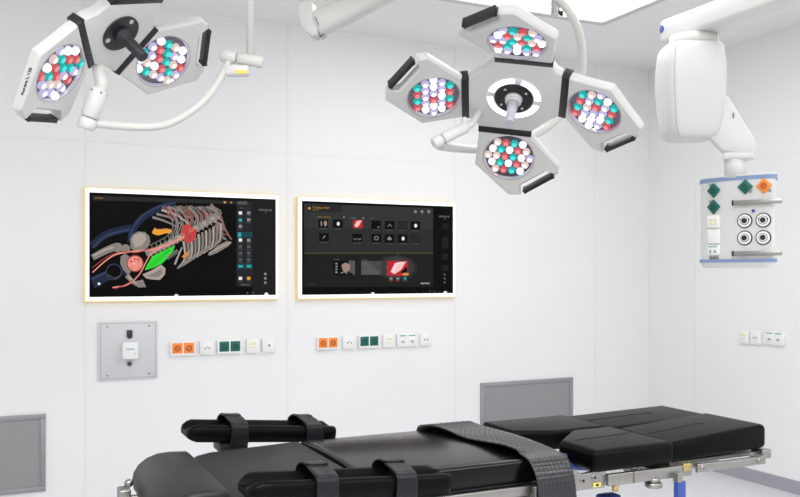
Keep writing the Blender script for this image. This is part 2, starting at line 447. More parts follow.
for q in (math.radians(68), math.radians(205), math.radians(320)):
    p = LO + (LR[0] * math.cos(q) + LR[1] * math.sin(q)) * .046; MB().cyl(p + n * .004, p + n * .0075, .0075, n=16).build('screw', CHROME, cb2)
b = MB(); pts = [LO + n * z for z in (.004, .020, .021, .040, .060, .075, .108, .110)]
b.tube(pts, [.026, .022, .017, .0165, .0175, .0155, .0165, .013], n=22, spline=False)
b.build('sterile_handle', BLACKR, cb2)
body0, F0 = modF[0]
d = (V((.055, -.142)) - V((.166, -.006))).normalized(); o2 = V((.107, -.070)) 
up2 = V((-d.y, d.x)); 
G = F0 @ frame((o2.x - up2.x * -.004, o2.y, .0018), (d.x, d.y, 0), (up2.x, up2.y, 0), (0, 0, 1))
MB().text('Aurora L 120', .0150, G, bold=.0004).build('lettering', BLACKP, body0)
b = MB(); b.tube([(.300, 2.60, 2.10), (.262, 2.635, 2.045), (.262, 2.62, 2.0), (.268, 2.614, 1.97), (.260, 2.618, 1.945)], [.019, .019], n=16); b.build('pivot_bracket', TUBEW, lamp2)
A = V((.261, 2.619, 1.957)); B_ = V((.224, 2.636, 1.838)); d = (B_ - A).normalized()
b = MB(); b.cyl(A, A + d * .090, .0265, bev=.004, n=28); b.cyl(A + d * .092, B_, .0265, bev=.006, n=28); pj = b.build('pivot_joint', PENDW, lamp2)
for q in (0, 1.3, 2.6, 3.9, 5.2):
    e_ = d.orthogonal().normalized(); p = A + d * .012 + (e_ * math.cos(q) + d.cross(e_) * math.sin(q)) * .0255; MB().ball(p, .0035, 8, 6).build('screw', GREYD, pj)
b = MB(); b.tube([(.232, 2.634, 1.856), (.29, 2.648, 1.857), (.352, 2.653, 1.857), (.42, 2.656, 1.862), (.472, 2.660, 1.878), (.53, 2.668, 1.915), (.575, 2.672, 1.955), (.613, 2.675, 2.004), (.642, 2.677, 2.055), (.660, 2.678, 2.095)], .0125, n=16); b.build('yoke', TUBEW, lamp2)
A = V((.633, 2.686, 2.110)); B_ = V((.757, 2.630, 2.086)); d = (B_ - A).normalized()
b = MB(); b.cyl(A, A + d * .052, .0195, bev=.004, n=24); b.cyl(A + d * .054, B_, .0185, bev=.004, n=24); b.build('swivel_joint', TUBEW, lamp2)
b = MB(); b.box((.682, 2.664, 2.060), (.078, .038, .034), Matrix.Rotation(math.radians(-24), 3, 'Z'), bev=.008); b.mi = 1; b.box((.688, 2.6405, 2.052), (.04, .004, .010), Matrix.Rotation(math.radians(-24), 3, 'Z'))
b.build('swivel_stop', [PENDW, YELLOW], lamp2)
b = MB(); b.cyl((.720, 2.647, 2.10), (.720, 2.647, HC), .0125, n=20); b.cyl((.720, 2.647, HC - .04), (.720, 2.647, HC), .08, n=32, bev=.008); b.build('drop_tube', TUBEW, lamp2)

# ------------------------------------------------------------------ ceiling supply unit
sup = thing('ceiling_supply_unit', (2.54, 1.0, HC), 'white ceiling-hung supply arm and box with gas outlets at the right', 'medical supply unit')
b = MB(); b.box((2.5385, (2.735 + .9) / 2, 2.4175), (.125, 2.735 - .9, .095), bev=.018, seg=4); beam = b.build('beam_arm', PENDW, sup)
b = MB(); b.cyl((2.490, 2.716, 2.425), (2.4755, 2.722, 2.425), .016, n=24); b.build('blue_cap', BLUE, beam)
b = MB(); b.cyl((2.54, 1.0, 2.45), (2.54, 1.0, HC), .09, n=32); b.cyl((2.54, 1.0, HC - .06), (2.54, 1.0, HC), .2, n=40, bev=.01); b.build('ceiling_tube', PENDW, sup)
HCn = V((2.535, 2.600, 0)); toCam = V((-.73, -.68, 0)).normalized(); rgt = V((-toCam.y, toCam.x, 0)) * 1.0
if rgt.x < 0: rgt = -rgt
b = MB(); b.cyl((HCn.x, HCn.y, 2.322), (HCn.x, HCn.y, 2.372), .098, .094, n=48); b.build('bearing_collar', TUBEW, sup)
al = math.radians(20); ax = rgt * math.cos(al) + toCam * -math.sin(al); ay = V((-ax.y, ax.x, 0))
def srings(c, prof, ex, n=48):
    out = []
    for z, h, k in prof:
        r = []
        for i in range(n):
            q = 2 * PI * i / n; cx_ = math.copysign(abs(math.cos(q)) ** ex, math.cos(q)); sy_ = math.copysign(abs(math.sin(q)) ** ex, math.sin(q))
            r.append(V((c.x, c.y, z)) + ax * cx_ * h + ay * sy_ * h * k)
        out.append(r)
    return out
b = MB(); b.loft(srings(HCn, [(2.332, .100, 1), (2.328, .112, 1), (2.315, .120, 1), (2.24, .129, 1), (2.17, .129, 1), (2.06, .120, 1), (1.99, .108, 1), (1.965, .098, 1), (1.954, .082, 1), (1.951, .06, 1)], .42))
# fine vertical shut line of the cover
for v_ in b.bm.verts:
    dd = V((v_.co.x - HCn.x, v_.co.y - HCn.y, 0)) * .95 - rgt * .014
    v_.co.x = HCn.x + dd.x; v_.co.y = HCn.y + dd.y
hs = b.build('pivot_housing', PENDW, sup)
b = MB(); q_ = math.radians(238); cx_ = math.copysign(abs(math.cos(q_)) ** .42, math.cos(q_)); sy_ = math.copysign(abs(math.sin(q_)) ** .42, math.sin(q_))
b.tube([V((HCn.x, HCn.y, z)) + (ax * cx_ + ay * sy_) * (h * .95 + .0002) - rgt * .014 for z, h in ((2.315, .120), (2.24, .129), (2.17, .129), (2.06, .120), (1.99, .108), (1.965, .098), (1.954, .082))], .0014, n=6)
b.build('cover_seam', mat('seam_grey', (.45, .45, .44), .6), hs)
Fa = frame(HCn - rgt * .018, rgt, (0, 0, 1), toCam)
b = MB(); b.prism([(.036, 2.06), (.069, 1.962), (.125, 1.897), (.232, 1.872), (.247, 1.880), (.250, 1.930), (.150, 2.112), (.10, 2.14)], -.055, .045, Fa, bev=.012, seg=3); b.build('lower_arm', PENDW, sup)
b = MB(); b.box(HCn + rgt * .168 + V((0, 0, 1.878)), (.115, .09, .03), Matrix.Rotation(math.atan2(rgt.y, rgt.x), 3, 'Z'), bev=.008); b.build('end_block', PENDW, sup)
b = MB(); b.box(HCn + rgt * .150 + toCam * .0455 + V((0, 0, 2.035)), (.007, .003, .022), Matrix.Rotation(math.atan2(rgt.y, rgt.x), 3, 'Z')); b.build('release_button', GREYD, sup)
BC = HCn + rgt * .175
b = MB(); b.cyl(BC - rgt * .018 + V((0, 0, 1.79)), BC - rgt * .018 + V((0, 0, 1.885)), .042, n=32); b.build('neck', PENDW, sup)
Fb = frame((BC.x, BC.y, 0), rgt, -toCam * -1, (0, 0, 1))
plan = [(-.16, -.08), (-.048, 0), (.128, .052), (.133, -.08), (.08, -.2), (-.12, -.2)]
plan = [(x_, y_ + .03) for x_, y_ in plan]
def rounded(poly, r, k=5):
    out = []; n_ = len(poly)
    for i in range(n_):
        p0, p1, p2 = V(poly[i - 1]), V(poly[i]), V(poly[(i + 1) % n_])
        a = p1 + (p0 - p1).normalized() * r; c = p1 + (p2 - p1).normalized() * r
        for j in range(k + 1):
            t_ = j / k; q = a * (1 - t_) ** 2 + p1 * 2 * t_ * (1 - t_) + c * t_ ** 2; out.append((q.x, q.y))
    return out
def grow(poly, k): return [(x_ * k, (y_ + .05) * k - .05) for x_, y_ in poly]
rp = rounded(plan, .040)
b = MB(); b.prism(rp, 1.465, 1.790, Fb)
for f_ in b.bm.faces: f_.smooth = False
box_ = b.build('supply_box', PENDW, sup)
b = MB(); b.prism(grow(rp, 1.03), 1.781, 1.795, Fb); b.build('blue_band', BLUEB, sup)
b = MB(); b.prism(grow(rp, 1.03), 1.458, 1.471, Fb); b.build('blue_band', BLUEB, sup)
b = MB(); b.prism(grow(rp, 1.02), 1.795, 1.802, Fb, bev=.002, angle=.8); b.build('top_cap', PENDW, sup)
b = MB(); b.prism(grow(rp, .93), 1.436, 1.458, Fb, scale1=1.08); b.build('bottom_cap', PENDW, sup)
def face(i):
    a = V(plan[i]); c = V(plan[i + 1]); d_ = (c - a).normalized(); nn = V((-d_.y, d_.x))
    if nn.y < 0: nn = -nn
    A3 = Fb @ V((a.x, a.y, 0)); D3 = rgt * d_.x + toCam * d_.y; N3 = rgt * nn.x + toCam * nn.y
    return A3, D3, N3
def face_frame(i, f_, z):
    A3, D3, N3 = face(i); return frame(A3 + D3 * f_ + V((0, 0, z)), D3, (0, 0, 1), N3)
def gas(i, f_, z, ma, md):
    Fq = face_frame(i, f_, z); R45 = Fq @ Matrix.Rotation(PI / 4, 4, 'Z')
    b = MB(); b.prism([(-.021, -.021), (.021, -.021), (.021, .021), (-.021, .021)], -.004, .008, R45, bev=.002); g = b.build('gas_outlet', ma, box_)
    b = MB(); b.cyl(Fq @ V((0, 0, .006)), Fq @ V((0, 0, .013)), .0125, n=24)
    b.build('outlet_valve', md, box_)
    b = MB(); b.cyl(Fq @ V((.020 if i else -.014, -.018 if i else .022, -.002)), Fq @ V((.020 if i else -.014, -.018 if i else .022, .006)), .006, n=12); b.build('outlet_screw', STEEL, box_)
gas(1, .070, 1.752, GREEN, GREEND); gas(1, .140, 1.752, ORANGE, ORANGED)
gas(0, .077, 1.747, GREEN, GREEND); gas(0, .077, 1.681, GREEN, GREEND)
for z in (1.690, 1.492):
    Fq = face_frame(1, .122, z)
    b = MB(); b.box((-.003, 0, .020), (.180, .018, .008), bev=.001); b.box((-.06, 0, .009), (.014, .014, .022)); b.box((.05, 0, .009), (.014, .014, .022)); b.bm.transform(Fq); rl_ = b.build('equipment_rail', STEEL, box_)
    b = MB(); b.box((-.094, 0, .020), (.006, .020, .011)); b.bm.transform(Fq); b.build('rail_end', BLACKP, box_)
for f_ in (.068, .137):
    for z in (1.620, 1.553):
        Fq = face_frame(1, f_, z)
        b = MB()
        b.mi = 0; b.cyl(Fq @ V((0, 0, -.002)), Fq @ V((0, 0, .004)), .0285, n=36)
        b.mi = 1; b.cyl(Fq @ V((0, 0, .003)), Fq @ V((0, 0, .006)), .0245, n=36)
        b.mi = 0; b.cyl(Fq @ V((0, 0, .005)), Fq @ V((0, 0, .008)), .0165, n=30)
        b.mi = 1; b.cyl(Fq @ V((0, 0, .007)), Fq @ V((0, 0, .010)), .0145, n=30)
        b.mi = 0; b.cyl(Fq @ V((0, 0, .009)), Fq @ V((0, 0, .0125)), .0105, n=24)
        if z > 1.6: b.box((0, 0, .004), (.036, .009, .016), Fq.to_3x3()); b.bm.verts.ensure_lookup_table()
        if z > 1.6: bmesh.ops.translate(b.bm, vec=Fq.translation, verts=b.bm.verts[-8:])
        b.build('round_connector', [BLACKP, SOCKW], box_)
Fq = face_frame(1, .100, 1.657); b = MB(); b.cyl(Fq @ V((0, 0, -.002)), Fq @ V((0, 0, .005)), .006, n=16); b.build('indicator', BLUE, box_)
for z, hgt, mt in ((1.622, .050, 'y'), (1.562, .056, None), (1.508, .04, 'g')):
    Fq = face_frame(0, .077, z); b = MB(); b.box((0, 0, .003), (.054, hgt, .009), bev=.002)
    if mt == 'y':
        b.mi = 1
        b.box((-.009, .006, .008), (.012, .010, .002)); b.box((.009, .006, .008), (.012, .010, .002)); b.box((-.009, -.008, .008), (.012, .008, .002)); b.box((.009, -.008, .008), (.012, .008, .002))
    elif mt == 'g':
        b.mi = 1; b.box((0, .014, .008), (.042, .005, .002)); b.box((-.012, -.006, .008), (.008, .014, .002)); b.box((.010, -.006, .008), (.010, .010, .002))
    b.bm.transform(Fq); b.build('socket_insert', [SOCKW, PALEY if mt == 'y' else mat('grey_green', (.25, .42, .38), .5)], box_)
for dx in (-.014, .002, .016):
    Fq = face_frame(0, .077 + dx, 1.478); MB().cyl(Fq @ V((0, 0, -.001)), Fq @ V((0, 0, .006)), .006, n=12).build('outlet_screw', GREYD, box_)

# ------------------------------------------------------------------ wall monitors
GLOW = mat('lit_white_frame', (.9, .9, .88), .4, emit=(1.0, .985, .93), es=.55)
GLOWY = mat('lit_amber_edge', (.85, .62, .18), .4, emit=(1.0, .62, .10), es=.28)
GLASS = mat('black_screen_glass', (.003, .003, .0035), .3, spec=.05)
SM = {}
def smat(key, col, s=1.0):
    if key not in SM: SM[key] = mat('screen_' + key, (.003, .003, .003), .3, spec=.05, emit=col, es=s)
    return SM[key]
COLS = {'k': (.0006, .0006, .0008), 'bar': (.018, .018, .018), 'side': (.014, .015, .019), 'g1': (.027, .027, .026), 'g2': (.009, .009, .009), 'g15': (.020, .020, .020),
        'bone': (.36, .31, .27), 'bone2': (.21, .185, .165), 'bone3': (.12, .105, .10), 'blue': (.030, .042, .085), 'blue2': (.012, .018, .045), 'red': (.48, .05, .045), 'red2': (.28, .05, .045), 'pink': (.72, .24, .20),
        'green': (.03, .60, .035), 'green2': (.01, .34, .02), 'org': (.72, .30, .035), 'org2': (.60, .22, .06), 'white': (.75, .75, .75), 'grey': (.22, .22, .22), 'grey2': (.08, .08, .08), 'amber': (.45, .23, .03),
        'teal': (.03, .32, .36), 'teal2': (.008, .055, .065), 'tis': (.22, .11, .10), 'line': (.055, .052, .02), 'rose': (.80, .48, .47), 'crim': (.42, .015, .025), 'glow': (.055, .055, .055), 'glow2': (.035, .035, .035), 'flesh': (.30, .20, .16)}
KEYS = list(COLS)
class Screen:
    """drawing on a screen's own plane: u, v in metres from its top left corner (v down)"""
    def __init__(s, x0, ztop, y, W, H, cal):
        s.m = MB(); s.x0 = x0; s.z = ztop; s.y = y; s.k = 0; s.W = W; s.H = H; s.cal = cal
    def pt(s, p):
        x1, y1, x2, y2, yb1, yb2, vp = s.cal
        t = (p[0] - x1) / (x2 - x1)
        u = (1 / (vp - p[0]) - 1 / (vp - x1)) / (1 / (vp - x2) - 1 / (vp - x1))
        yt = y1 + (y2 - y1) * t; yb = yb1 + (yb2 - yb1) * t
        v = (p[1] - yt) / (yb - yt)
        return V((s.x0 + u * s.W, s.y - .00004 * s.k, s.z - v * s.H))
    def poly(s, pts, key):
        s.k += 1; s.m.mi = KEYS.index(key) + 1
        P_ = [s.pt(p) for p in pts]
        a = sum(P_[i].x * P_[(i + 1) % len(P_)].z - P_[(i + 1) % len(P_)].x * P_[i].z for i in range(len(P_)))
        s.m.ngon(P_ if a > 0 else P_[::-1])
    def rect(s, x0, y0, x1, y1, key): s.poly([(x0, y0), (x1, y0), (x1, y1), (x0, y1)], key)
    def disc(s, x, y, r, key, n=18, ry=None):
        ry = ry or r; s.poly([(x + r * math.cos(2 * PI * i / n), y + ry * math.sin(2 * PI * i / n)) for i in range(n)], key)
    def line(s, pts, w, key, w2=None, sm=True):
        w2 = w if w2 is None else w2
        P_ = [V(p) for p in pts]
        if sm and len(P_) > 2:
            q = [P_[0] * 2 - P_[1]] + P_ + [P_[-1] * 2 - P_[-2]]; out = []
            for i in range(1, len(q) - 2):
                for kk in range(5):
                    t = kk / 5; a, b_, c, d = q[i - 1:i + 3]
                    out.append(.5 * ((2 * b_) + (c - a) * t + (2 * a - 5 * b_ + 4 * c - d) * t * t + (3 * b_ - a - 3 * c + d) * t ** 3))
            out.append(P_[-1]); P_ = out
        s.k += 1; s.m.mi = KEYS.index(key) + 1; L = []; R = []
        for i, p in enumerate(P_):
            d = P_[min(i + 1, len(P_) - 1)] - P_[max(i - 1, 0)]
            n_ = V((-d.y, d.x)).normalized() * (w + (w2 - w) * i / (len(P_) - 1)) / 2
            L.append(s.pt(p + n_)); R.append(s.pt(p - n_))
        for i in range(len(L) - 1):
            try: s.m.ngon([L[i], R[i], R[i + 1], L[i + 1]])
            except ValueError: pass
    def text(s, x, y, body, h, key, align='CENTER', sq=1.0):
        s.k += 1; s.m.mi = KEYS.index(key) + 1; p = s.pt((x, y))
        s.m.text(body, h, frame(p, (1, 0, 0), (0, 0, 1), (0, -1, 0)), align, ext=0.0, squeeze=sq)
    def finish(s, parent):
        return s.m.build('screen', [GLASS] + [smat(k, COLS[k]) for k in KEYS], parent, normals=False)
MT = .045       # depth of a monitor off the wall
def monitor(X0, X1, Z0, Z1, label):
    t = thing('wall_monitor', ((X0 + X1) / 2, YB, Z0), label, 'monitor')
    yf = YB - MT; w = .030; wl = .024; wr = .026
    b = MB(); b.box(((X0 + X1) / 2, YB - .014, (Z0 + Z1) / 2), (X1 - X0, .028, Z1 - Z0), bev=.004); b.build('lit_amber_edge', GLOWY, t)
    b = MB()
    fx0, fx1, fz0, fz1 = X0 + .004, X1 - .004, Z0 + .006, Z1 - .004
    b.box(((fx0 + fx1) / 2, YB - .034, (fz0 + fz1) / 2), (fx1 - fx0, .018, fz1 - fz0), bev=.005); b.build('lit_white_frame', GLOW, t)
    gx0, gx1, gz0, gz1 = X0 + wl, X1 - wr, Z0 + w, Z1 - w
    b = MB(); b.box(((gx0 + gx1) / 2, yf, (gz0 + gz1) / 2), (gx1 - gx0, .006, gz1 - gz0)); b.build('glass_panel', GLASS, t)
    return t, gx0, gx1, gz0, gz1, yf - .0032
t, gx0, gx1, gz0, gz1, ys = monitor(.437, 1.592, 1.246, 1.907, 'left wall monitor showing a skeleton with a green muscle, in a lit white frame')
S = Screen(gx0, gz1, ys, gx1 - gx0, gz1 - gz0, (57, 68, 733, 92, 447, 443, 7820))
S.poly([(68, 97), (588, 110), (588, 411), (68, 414)], 'k'); S.poly([(68, 80), (588, 98), (588, 110), (68, 97)], 'bar'); S.rect(648, 95, 730, 440, 'g2'); S.rect(590, 98, 648, 412, 'side')
S.text(76, 88, 'OP PLAN', .011, 'amber', 'LEFT'); S.rect(544, 100, 552, 107, 'org'); S.rect(568, 101, 574, 107, 'amber')
# body contours
S.line([(68, 262), (110, 225), (160, 207), (210, 196)], 26, 'blue2'); S.line([(68, 268), (110, 230), (160, 212), (205, 202)], 8, 'blue')
S.line([(205, 250), (215, 205), (250, 160), (310, 125), (370, 108)], 24, 'blue2'); S.line([(203, 240), (215, 198), (250, 152), (310, 120), (370, 104)], 9, 'blue', 5)
S.line([(68, 396), (120, 372), (170, 352), (205, 368)], 44, 'blue2', 16); S.line([(68, 382), (110, 360), (150, 345)], 8, 'blue')
# scapula and right tissue
S.poly([(486, 296), (520, 262), (556, 244), (574, 250), (560, 264), (520, 288), (495, 298)], 'bone2')
S.line([(490, 290), (530, 268), (570, 250)], 5, 'bone')
for i in range(26):
    a = random.random(); S.line([(478 + 62 * a + random.uniform(-16, 10), 108 + 130 * a + random.uniform(-8, 8)), (500 + 62 * a + random.uniform(-8, 14), 122 + 122 * a + random.uniform(-8, 14))], 7, random.choice(['tis', 'red2', 'bone3', 'bone2']), 2)
S.line([(497, 110), (530, 150), (548, 200), (572, 240)], 10, 'tis', 5)
# upper rib cage: ribs fan out from the spine
for i in range(10):
    a = i / 9
    s0 = (348 + 170 * a, 244 - 74 * a); e0 = (322 + 170 * a, 118 + 2 * a + random.uniform(-2, 2))
    mid = ((s0[0] + e0[0]) / 2 + 24 - 8 * a, (s0[1] + e0[1]) / 2 - 4)
    S.line([e0, mid, s0], 8, 'bone2' if i % 2 else 'bone3', 5)
    S.line([(e0[0] + 9, e0[1] - 2), (mid[0] + 12, mid[1] - 4), (s0[0] + 8, s0[1] - 8)], 4, 'bone2')
S.line([(285, 158), (330, 172), (380, 196)], 10, 'bone2', 4); S.line([(300, 146), (350, 160), (400, 190)], 9, 'bone2', 4); S.line([(318, 132), (372, 150), (420, 184)], 9, 'bone', 4)
S.line([(340, 120), (395, 140), (440, 178)], 8, 'bone2', 4)
for i in range(16):
    x_ = random.uniform(320, 480); S.line([(x_, random.uniform(112, 150)), (x_ + random.uniform(6, 24), random.uniform(150, 190))], 2.5, 'red2')
# lower ribs
for i in range(11):
    a = i / 10
    s0 = (398 + 135 * a, 246 - 66 * a); e0 = (375 + 118 * a, 345 - 68 * a)
    mid = ((s0[0] + e0[0]) / 2 + 16, (s0[1] + e0[1]) / 2 + 12)
    S.line([s0, mid, e0], 8, 'bone2' if i % 2 else 'bone', 4)
    S.line([(s0[0] + 6, s0[1] + 6), (mid[0] + 9, mid[1] - 2), (e0[0] + 12, e0[1] - 12)], 3, 'bone3')
S.line([(376, 344), (420, 318), (468, 282), (500, 248)], 6, 'bone2', 4)
S.line([(366, 330), (378, 300), (392, 268)], 7, 'bone', 5); S.line([(410, 318), (420, 290), (425, 262)], 6, 'bone2')
# spine
S.line([(262, 292), (330, 262), (400, 225), (460, 190), (520, 152)], 20, 'bone2', 26)
for i in range(17):
    a = i / 16; cx_, cy_ = 272 + 246 * a, 286 - 132 * a
    S.disc(cx_, cy_, 8, 'bone' if i % 2 else 'bone2', 8, 7); S.line([(cx_, cy_), (cx_ - 6, cy_ - 20)], 4, 'bone2', 2); S.line([(cx_ + 4, cy_), (cx_ + 14, cy_ + 18)], 4, 'bone', 2)
# heart vessels
S.poly([(394, 190), (412, 182), (430, 196), (446, 206), (440, 236), (420, 254), (400, 246), (390, 220)], 'red')
for i in range(26):
    q = random.uniform(0, 2 * PI); S.line([(416, 220), (416 + math.cos(q) * random.uniform(16, 34), 218 + math.sin(q) * random.uniform(18, 40))], 4, random.choice(['red', 'red2', 'pink']), 1.5)
# kidneys
S.line([(288, 206), (306, 214), (330, 208), (352, 210)], 22, 'org', 15); S.disc(296, 211, 11, 'org'); S.disc(346, 210, 9, 'org'); S.line([(292, 204), (320, 203), (350, 204)], 4, 'org2')
S.line([(396, 306), (406, 296), (416, 286)], 15, 'org2', 9); S.line([(352, 214), (330, 232), (296, 250), (270, 262)], 4, 'bone3')
# pelvis, femur
S.line([(68, 304), (110, 282), (150, 266), (165, 268)], 22, 'bone2', 30); S.line([(70, 298), (115, 276), (160, 262)], 7, 'bone'); S.disc(160, 268, 17, 'bone2')
S.disc(188, 272, 16, 'bone2')
S.poly([(204, 240), (212, 222), (232, 210), (258, 212), (274, 228), (277, 248), (266, 270), (246, 282), (222, 282), (206, 270)], 'bone2')
S.poly([(210, 240), (220, 222), (240, 214), (258, 220), (262, 240), (244, 262), (222, 268)], 'bone')
S.poly([(170, 300), (186, 290), (200, 300), (196, 330), (206, 356), (196, 366), (180, 350), (168, 326)], 'bone2')
S.disc(145, 356, 30, 'blue'); S.disc(145, 356, 26, 'k'); S.line([(122, 366), (150, 378), (172, 366)], 3, 'grey2')
S.poly([(248, 366), (280, 352), (316, 330), (332, 344), (330, 366), (312, 386), (282, 384), (262, 380)], 'bone'); S.poly([(262, 372), (290, 360), (318, 344), (322, 362), (304, 378)], 'bone2')
S.line([(192, 368), (214, 392), (240, 408)], 18, 'bone2', 12); S.line([(196, 372), (218, 392), (244, 404)], 6, 'bone'); S.poly([(226, 390), (250, 384), (262, 412), (232, 413)], 'bone2')
S.disc(222, 326, 31, 'red2'); S.disc(222, 326, 27, 'pink')
for i in range(12): S.disc(222 + random.uniform(-18, 18), 326 + random.uniform(-18, 18), random.uniform(2, 4), random.choice(['red', 'rose']), 8)
# vessels
S.line([(68, 358), (110, 320), (150, 294), (200, 284), (280, 276), (340, 258), (400, 228)], 4, 'pink', 8); S.line([(68, 340), (120, 302), (170, 284), (230, 286), (290, 268)], 3, 'red2')
S.line([(140, 413), (190, 404), (224, 380), (246, 352), (262, 320), (284, 288), (330, 262)], 5, 'pink', 4); S.line([(150, 418), (206, 392), (236, 364)], 3, 'red2')
# green muscle
S.poly([(257, 350), (266, 330), (284, 300), (316, 284), (350, 268), (366, 261), (360, 280), (342, 304), (320, 326), (292, 340), (268, 348)], 'green')
for o_ in (0, 9, 18): S.line([(268 + o_, 342 - o_ * .3), (296 + o_, 312), (346 + o_ * .4, 276)], 2, 'green2')
for i in range(7): S.line([(334 + i * 6, 300 - i * 4), (344 + i * 6, 312 - i * 4)], 5, 'bone2', 3)
# tool column
S.rect(592, 100, 628, 112, 'grey2'); S.text(600, 124, 'Datensatz', .007, 'grey', 'LEFT')
for (ix, iy, kc) in ((603, 143, 'white'), (633, 143, 'grey'), (603, 169, 'teal'), (633, 168, 'grey'), (603, 192, 'grey'), (600, 222, 'teal'), (603, 242, 'white'), (633, 243, 'grey'), (603, 266, 'grey2'), (633, 266, 'grey2'), (603, 290, 'grey2'), (633, 290, 'grey2'), (603, 314, 'grey2'), (633, 314, 'grey2'), (603, 382, 'white'), (633, 382, 'org')):
    S.rect(ix - 6, iy - 6, ix + 6, iy + 5, kc); S.rect(ix - 8, iy + 9, ix + 8, iy + 11, 'grey2')
S.rect(592, 212, 646, 232, 'teal2'); S.rect(594, 214, 606, 230, 'teal'); S.rect(591, 328, 618, 347, 'teal2'); S.rect(620, 328, 647, 347, 'teal2'); S.rect(596, 333, 612, 342, 'teal'); S.rect(626, 333, 642, 342, 'teal')
S.text(620, 405, '/BRAINLAB', .011, 'grey'); S.text(693, 132, '/BRAINLAB', .017, 'grey'); S.disc(695, 141, 2, 'grey')
for y_ in (366, 382, 398): S.disc(693, y_, 5, 'grey', 10)
S.disc(91, 399, 5, 'white', 8); S.poly([(362, 446), (366, 438), (376, 438), (380, 446)], 'white'); S.poly([(688, 443), (693, 434), (701, 434), (706, 443)], 'white')
for x_ in (628, 648): S.poly([(x_ - 4, 438), (x_, 429), (x_ + 4, 438)], 'grey2')
S.finish(t)
t, gx0, gx1, gz0, gz1, ys = monitor(1.716, 2.861, 1.244, 1.904, 'right wall monitor showing rows of menu icons on grey, in a lit white frame')
S = Screen(gx0, gz1, ys, gx1 - gx0, gz1 - gz0, (68, 67, 688, 90, 452, 446, 7936))
S.poly([(76, 78), (606, 97), (606, 184), (76, 176)], 'g1'); S.poly([(76, 176), (606, 184), (606, 281), (76, 279)], 'g15'); S.rect(76, 284, 606, 420, 'g2'); S.rect(76, 279, 606, 284, 'line')
for k in range(5): S.disc(455, 340, 100 - k * 14, ['g2', 'g15', 'glow2', 'glow2', 'glow'][k], 28, 58 - k * 7)
S.rect(86, 84, 232, 114, 'side'); S.disc(97, 98, 6, 'amber', 12); S.text(110, 95, 'STANGELA MARY', .018, 'amber', 'LEFT', .82); S.text(110, 105, '*12.01.1956', .009, 'amber', 'LEFT')
for x_, y_ in ((533, 113), (560, 113), (588, 113)): S.disc(x_, y_ - 2, 6, 'grey', 10); S.rect(x_ - 6, y_ + 7, x_ + 6, y_ + 9, 'grey2')
S.text(130, 133, 'DIGITAL  LIGHTBOX', .010, 'amber', 'LEFT'); S.text(266, 137, 'SURGERY', .010, 'teal', 'LEFT'); S.text(346, 140, 'ROOM', .009, 'red2', 'LEFT'); S.rect(236, 131, 242, 137, 'grey'); S.rect(316, 135, 322, 141, 'grey')
def tile(x_, y_, g):
    S.rect(x_ - 20, y_ - 17, x_ + 20, y_ + 17, 'k'); S.rect(x_ - 15, y_ + 20, x_ + 15, y_ + 22, 'grey2')
    if g == 'dot': S.disc(x_ + 2, y_, 6, 'white', 12, 8)
    elif g == 'slash': S.line([(x_ - 5, y_ + 6), (x_ + 5, y_ - 6)], 4, 'grey')
    elif g == 'arm': S.line([(x_ - 8, y_ + 6), (x_, y_ - 5), (x_ + 8, y_ + 6)], 3, 'grey', sm=False)
    elif g == 'scan': S.rect(x_ - 10, y_ - 10, x_ - 5, y_ + 10, 'grey'); S.disc(x_ + 9, y_, 7, 'flesh', 12, 12)
    elif g == 'duo': S.line([(x_ - 14, y_ + 2), (x_ - 8, y_ + 8), (x_ - 2, y_ + 2)], 2.5, 'grey'); S.line([(x_ + 2, y_ + 2), (x_ + 8, y_ + 8), (x_ + 14, y_ + 2)], 2.5, 'grey')
    elif g == 'house': S.poly([(x_ - 9, y_ + 6), (x_ - 9, y_ - 1), (x_, y_ - 9), (x_ + 9, y_ - 1), (x_ + 9, y_ + 6)], 'grey')
    elif g == 'red':
        S.rect(x_ - 20, y_ - 17, x_ + 20, y_ + 17, 'crim'); S.poly([(x_ - 14, y_ + 6), (x_ - 4, y_ - 12), (x_ + 17, y_ - 15), (x_ + 4, y_ + 8), (x_ - 6, y_ + 15)], 'rose')
    elif g == 'frame': S.rect(x_ - 18, y_ - 15, x_ + 18, y_ + 15, 'g15'); S.rect(x_ - 16, y_ - 13, x_ + 16, y_ + 13, 'side')
    elif g == 'rot': S.disc(x_, y_, 9, 'grey', 14); S.disc(x_, y_, 6, 'k', 14)
    elif g == 'corner': S.rect(x_ + 6, y_ + 8, x_ + 14, y_ + 12, 'grey')
for x_, y_, g in ((154, 160, 'scan'), (214, 161, 'dot'), (296, 162, 'red'), (371, 165, 'corner'), (427, 167, 'arm'), (480, 167, 'frame'), (532, 169, 'dot'), (157, 216, 'slash'), (294, 219, 'duo'), (372, 220, 'rot'), (426, 222, 'house'), (480, 222, 'dot'), (532, 223, 'frame')):
    tile(x_, y_, g)
S.rect(196, 312, 284, 372, 'k'); S.rect(258, 312, 284, 372, 'grey2')
for i in range(4): S.disc(208, 324 + i * 12, 5, 'grey', 8, 4)
S.poly([(228, 330), (244, 320), (262, 326), (264, 346), (250, 360), (234, 352)], 'flesh'); S.line([(226, 364), (240, 358), (252, 366)], 4, 'grey'); S.poly([(250, 372), (262, 358), (282, 372)], 'k')
S.rect(310, 314, 392, 370, 'grey2'); S.poly([(336, 314), (392, 314), (392, 370)], 'glow'); S.line([(312, 342), (390, 342)], 1, 'g2')
S.rect(416, 314, 502, 374, 'crim'); S.poly([(430, 358), (448, 322), (494, 316), (474, 350), (446, 368)], 'rose'); S.poly([(470, 360), (498, 336), (500, 370)], 'k'); S.disc(492, 368, 14, 'org2', 12, 6); S.line([(440, 360), (456, 326), (480, 320)], 5, 'white')
S.rect(196, 306, 222, 309, 'grey2'); S.rect(312, 308, 336, 311, 'grey2')
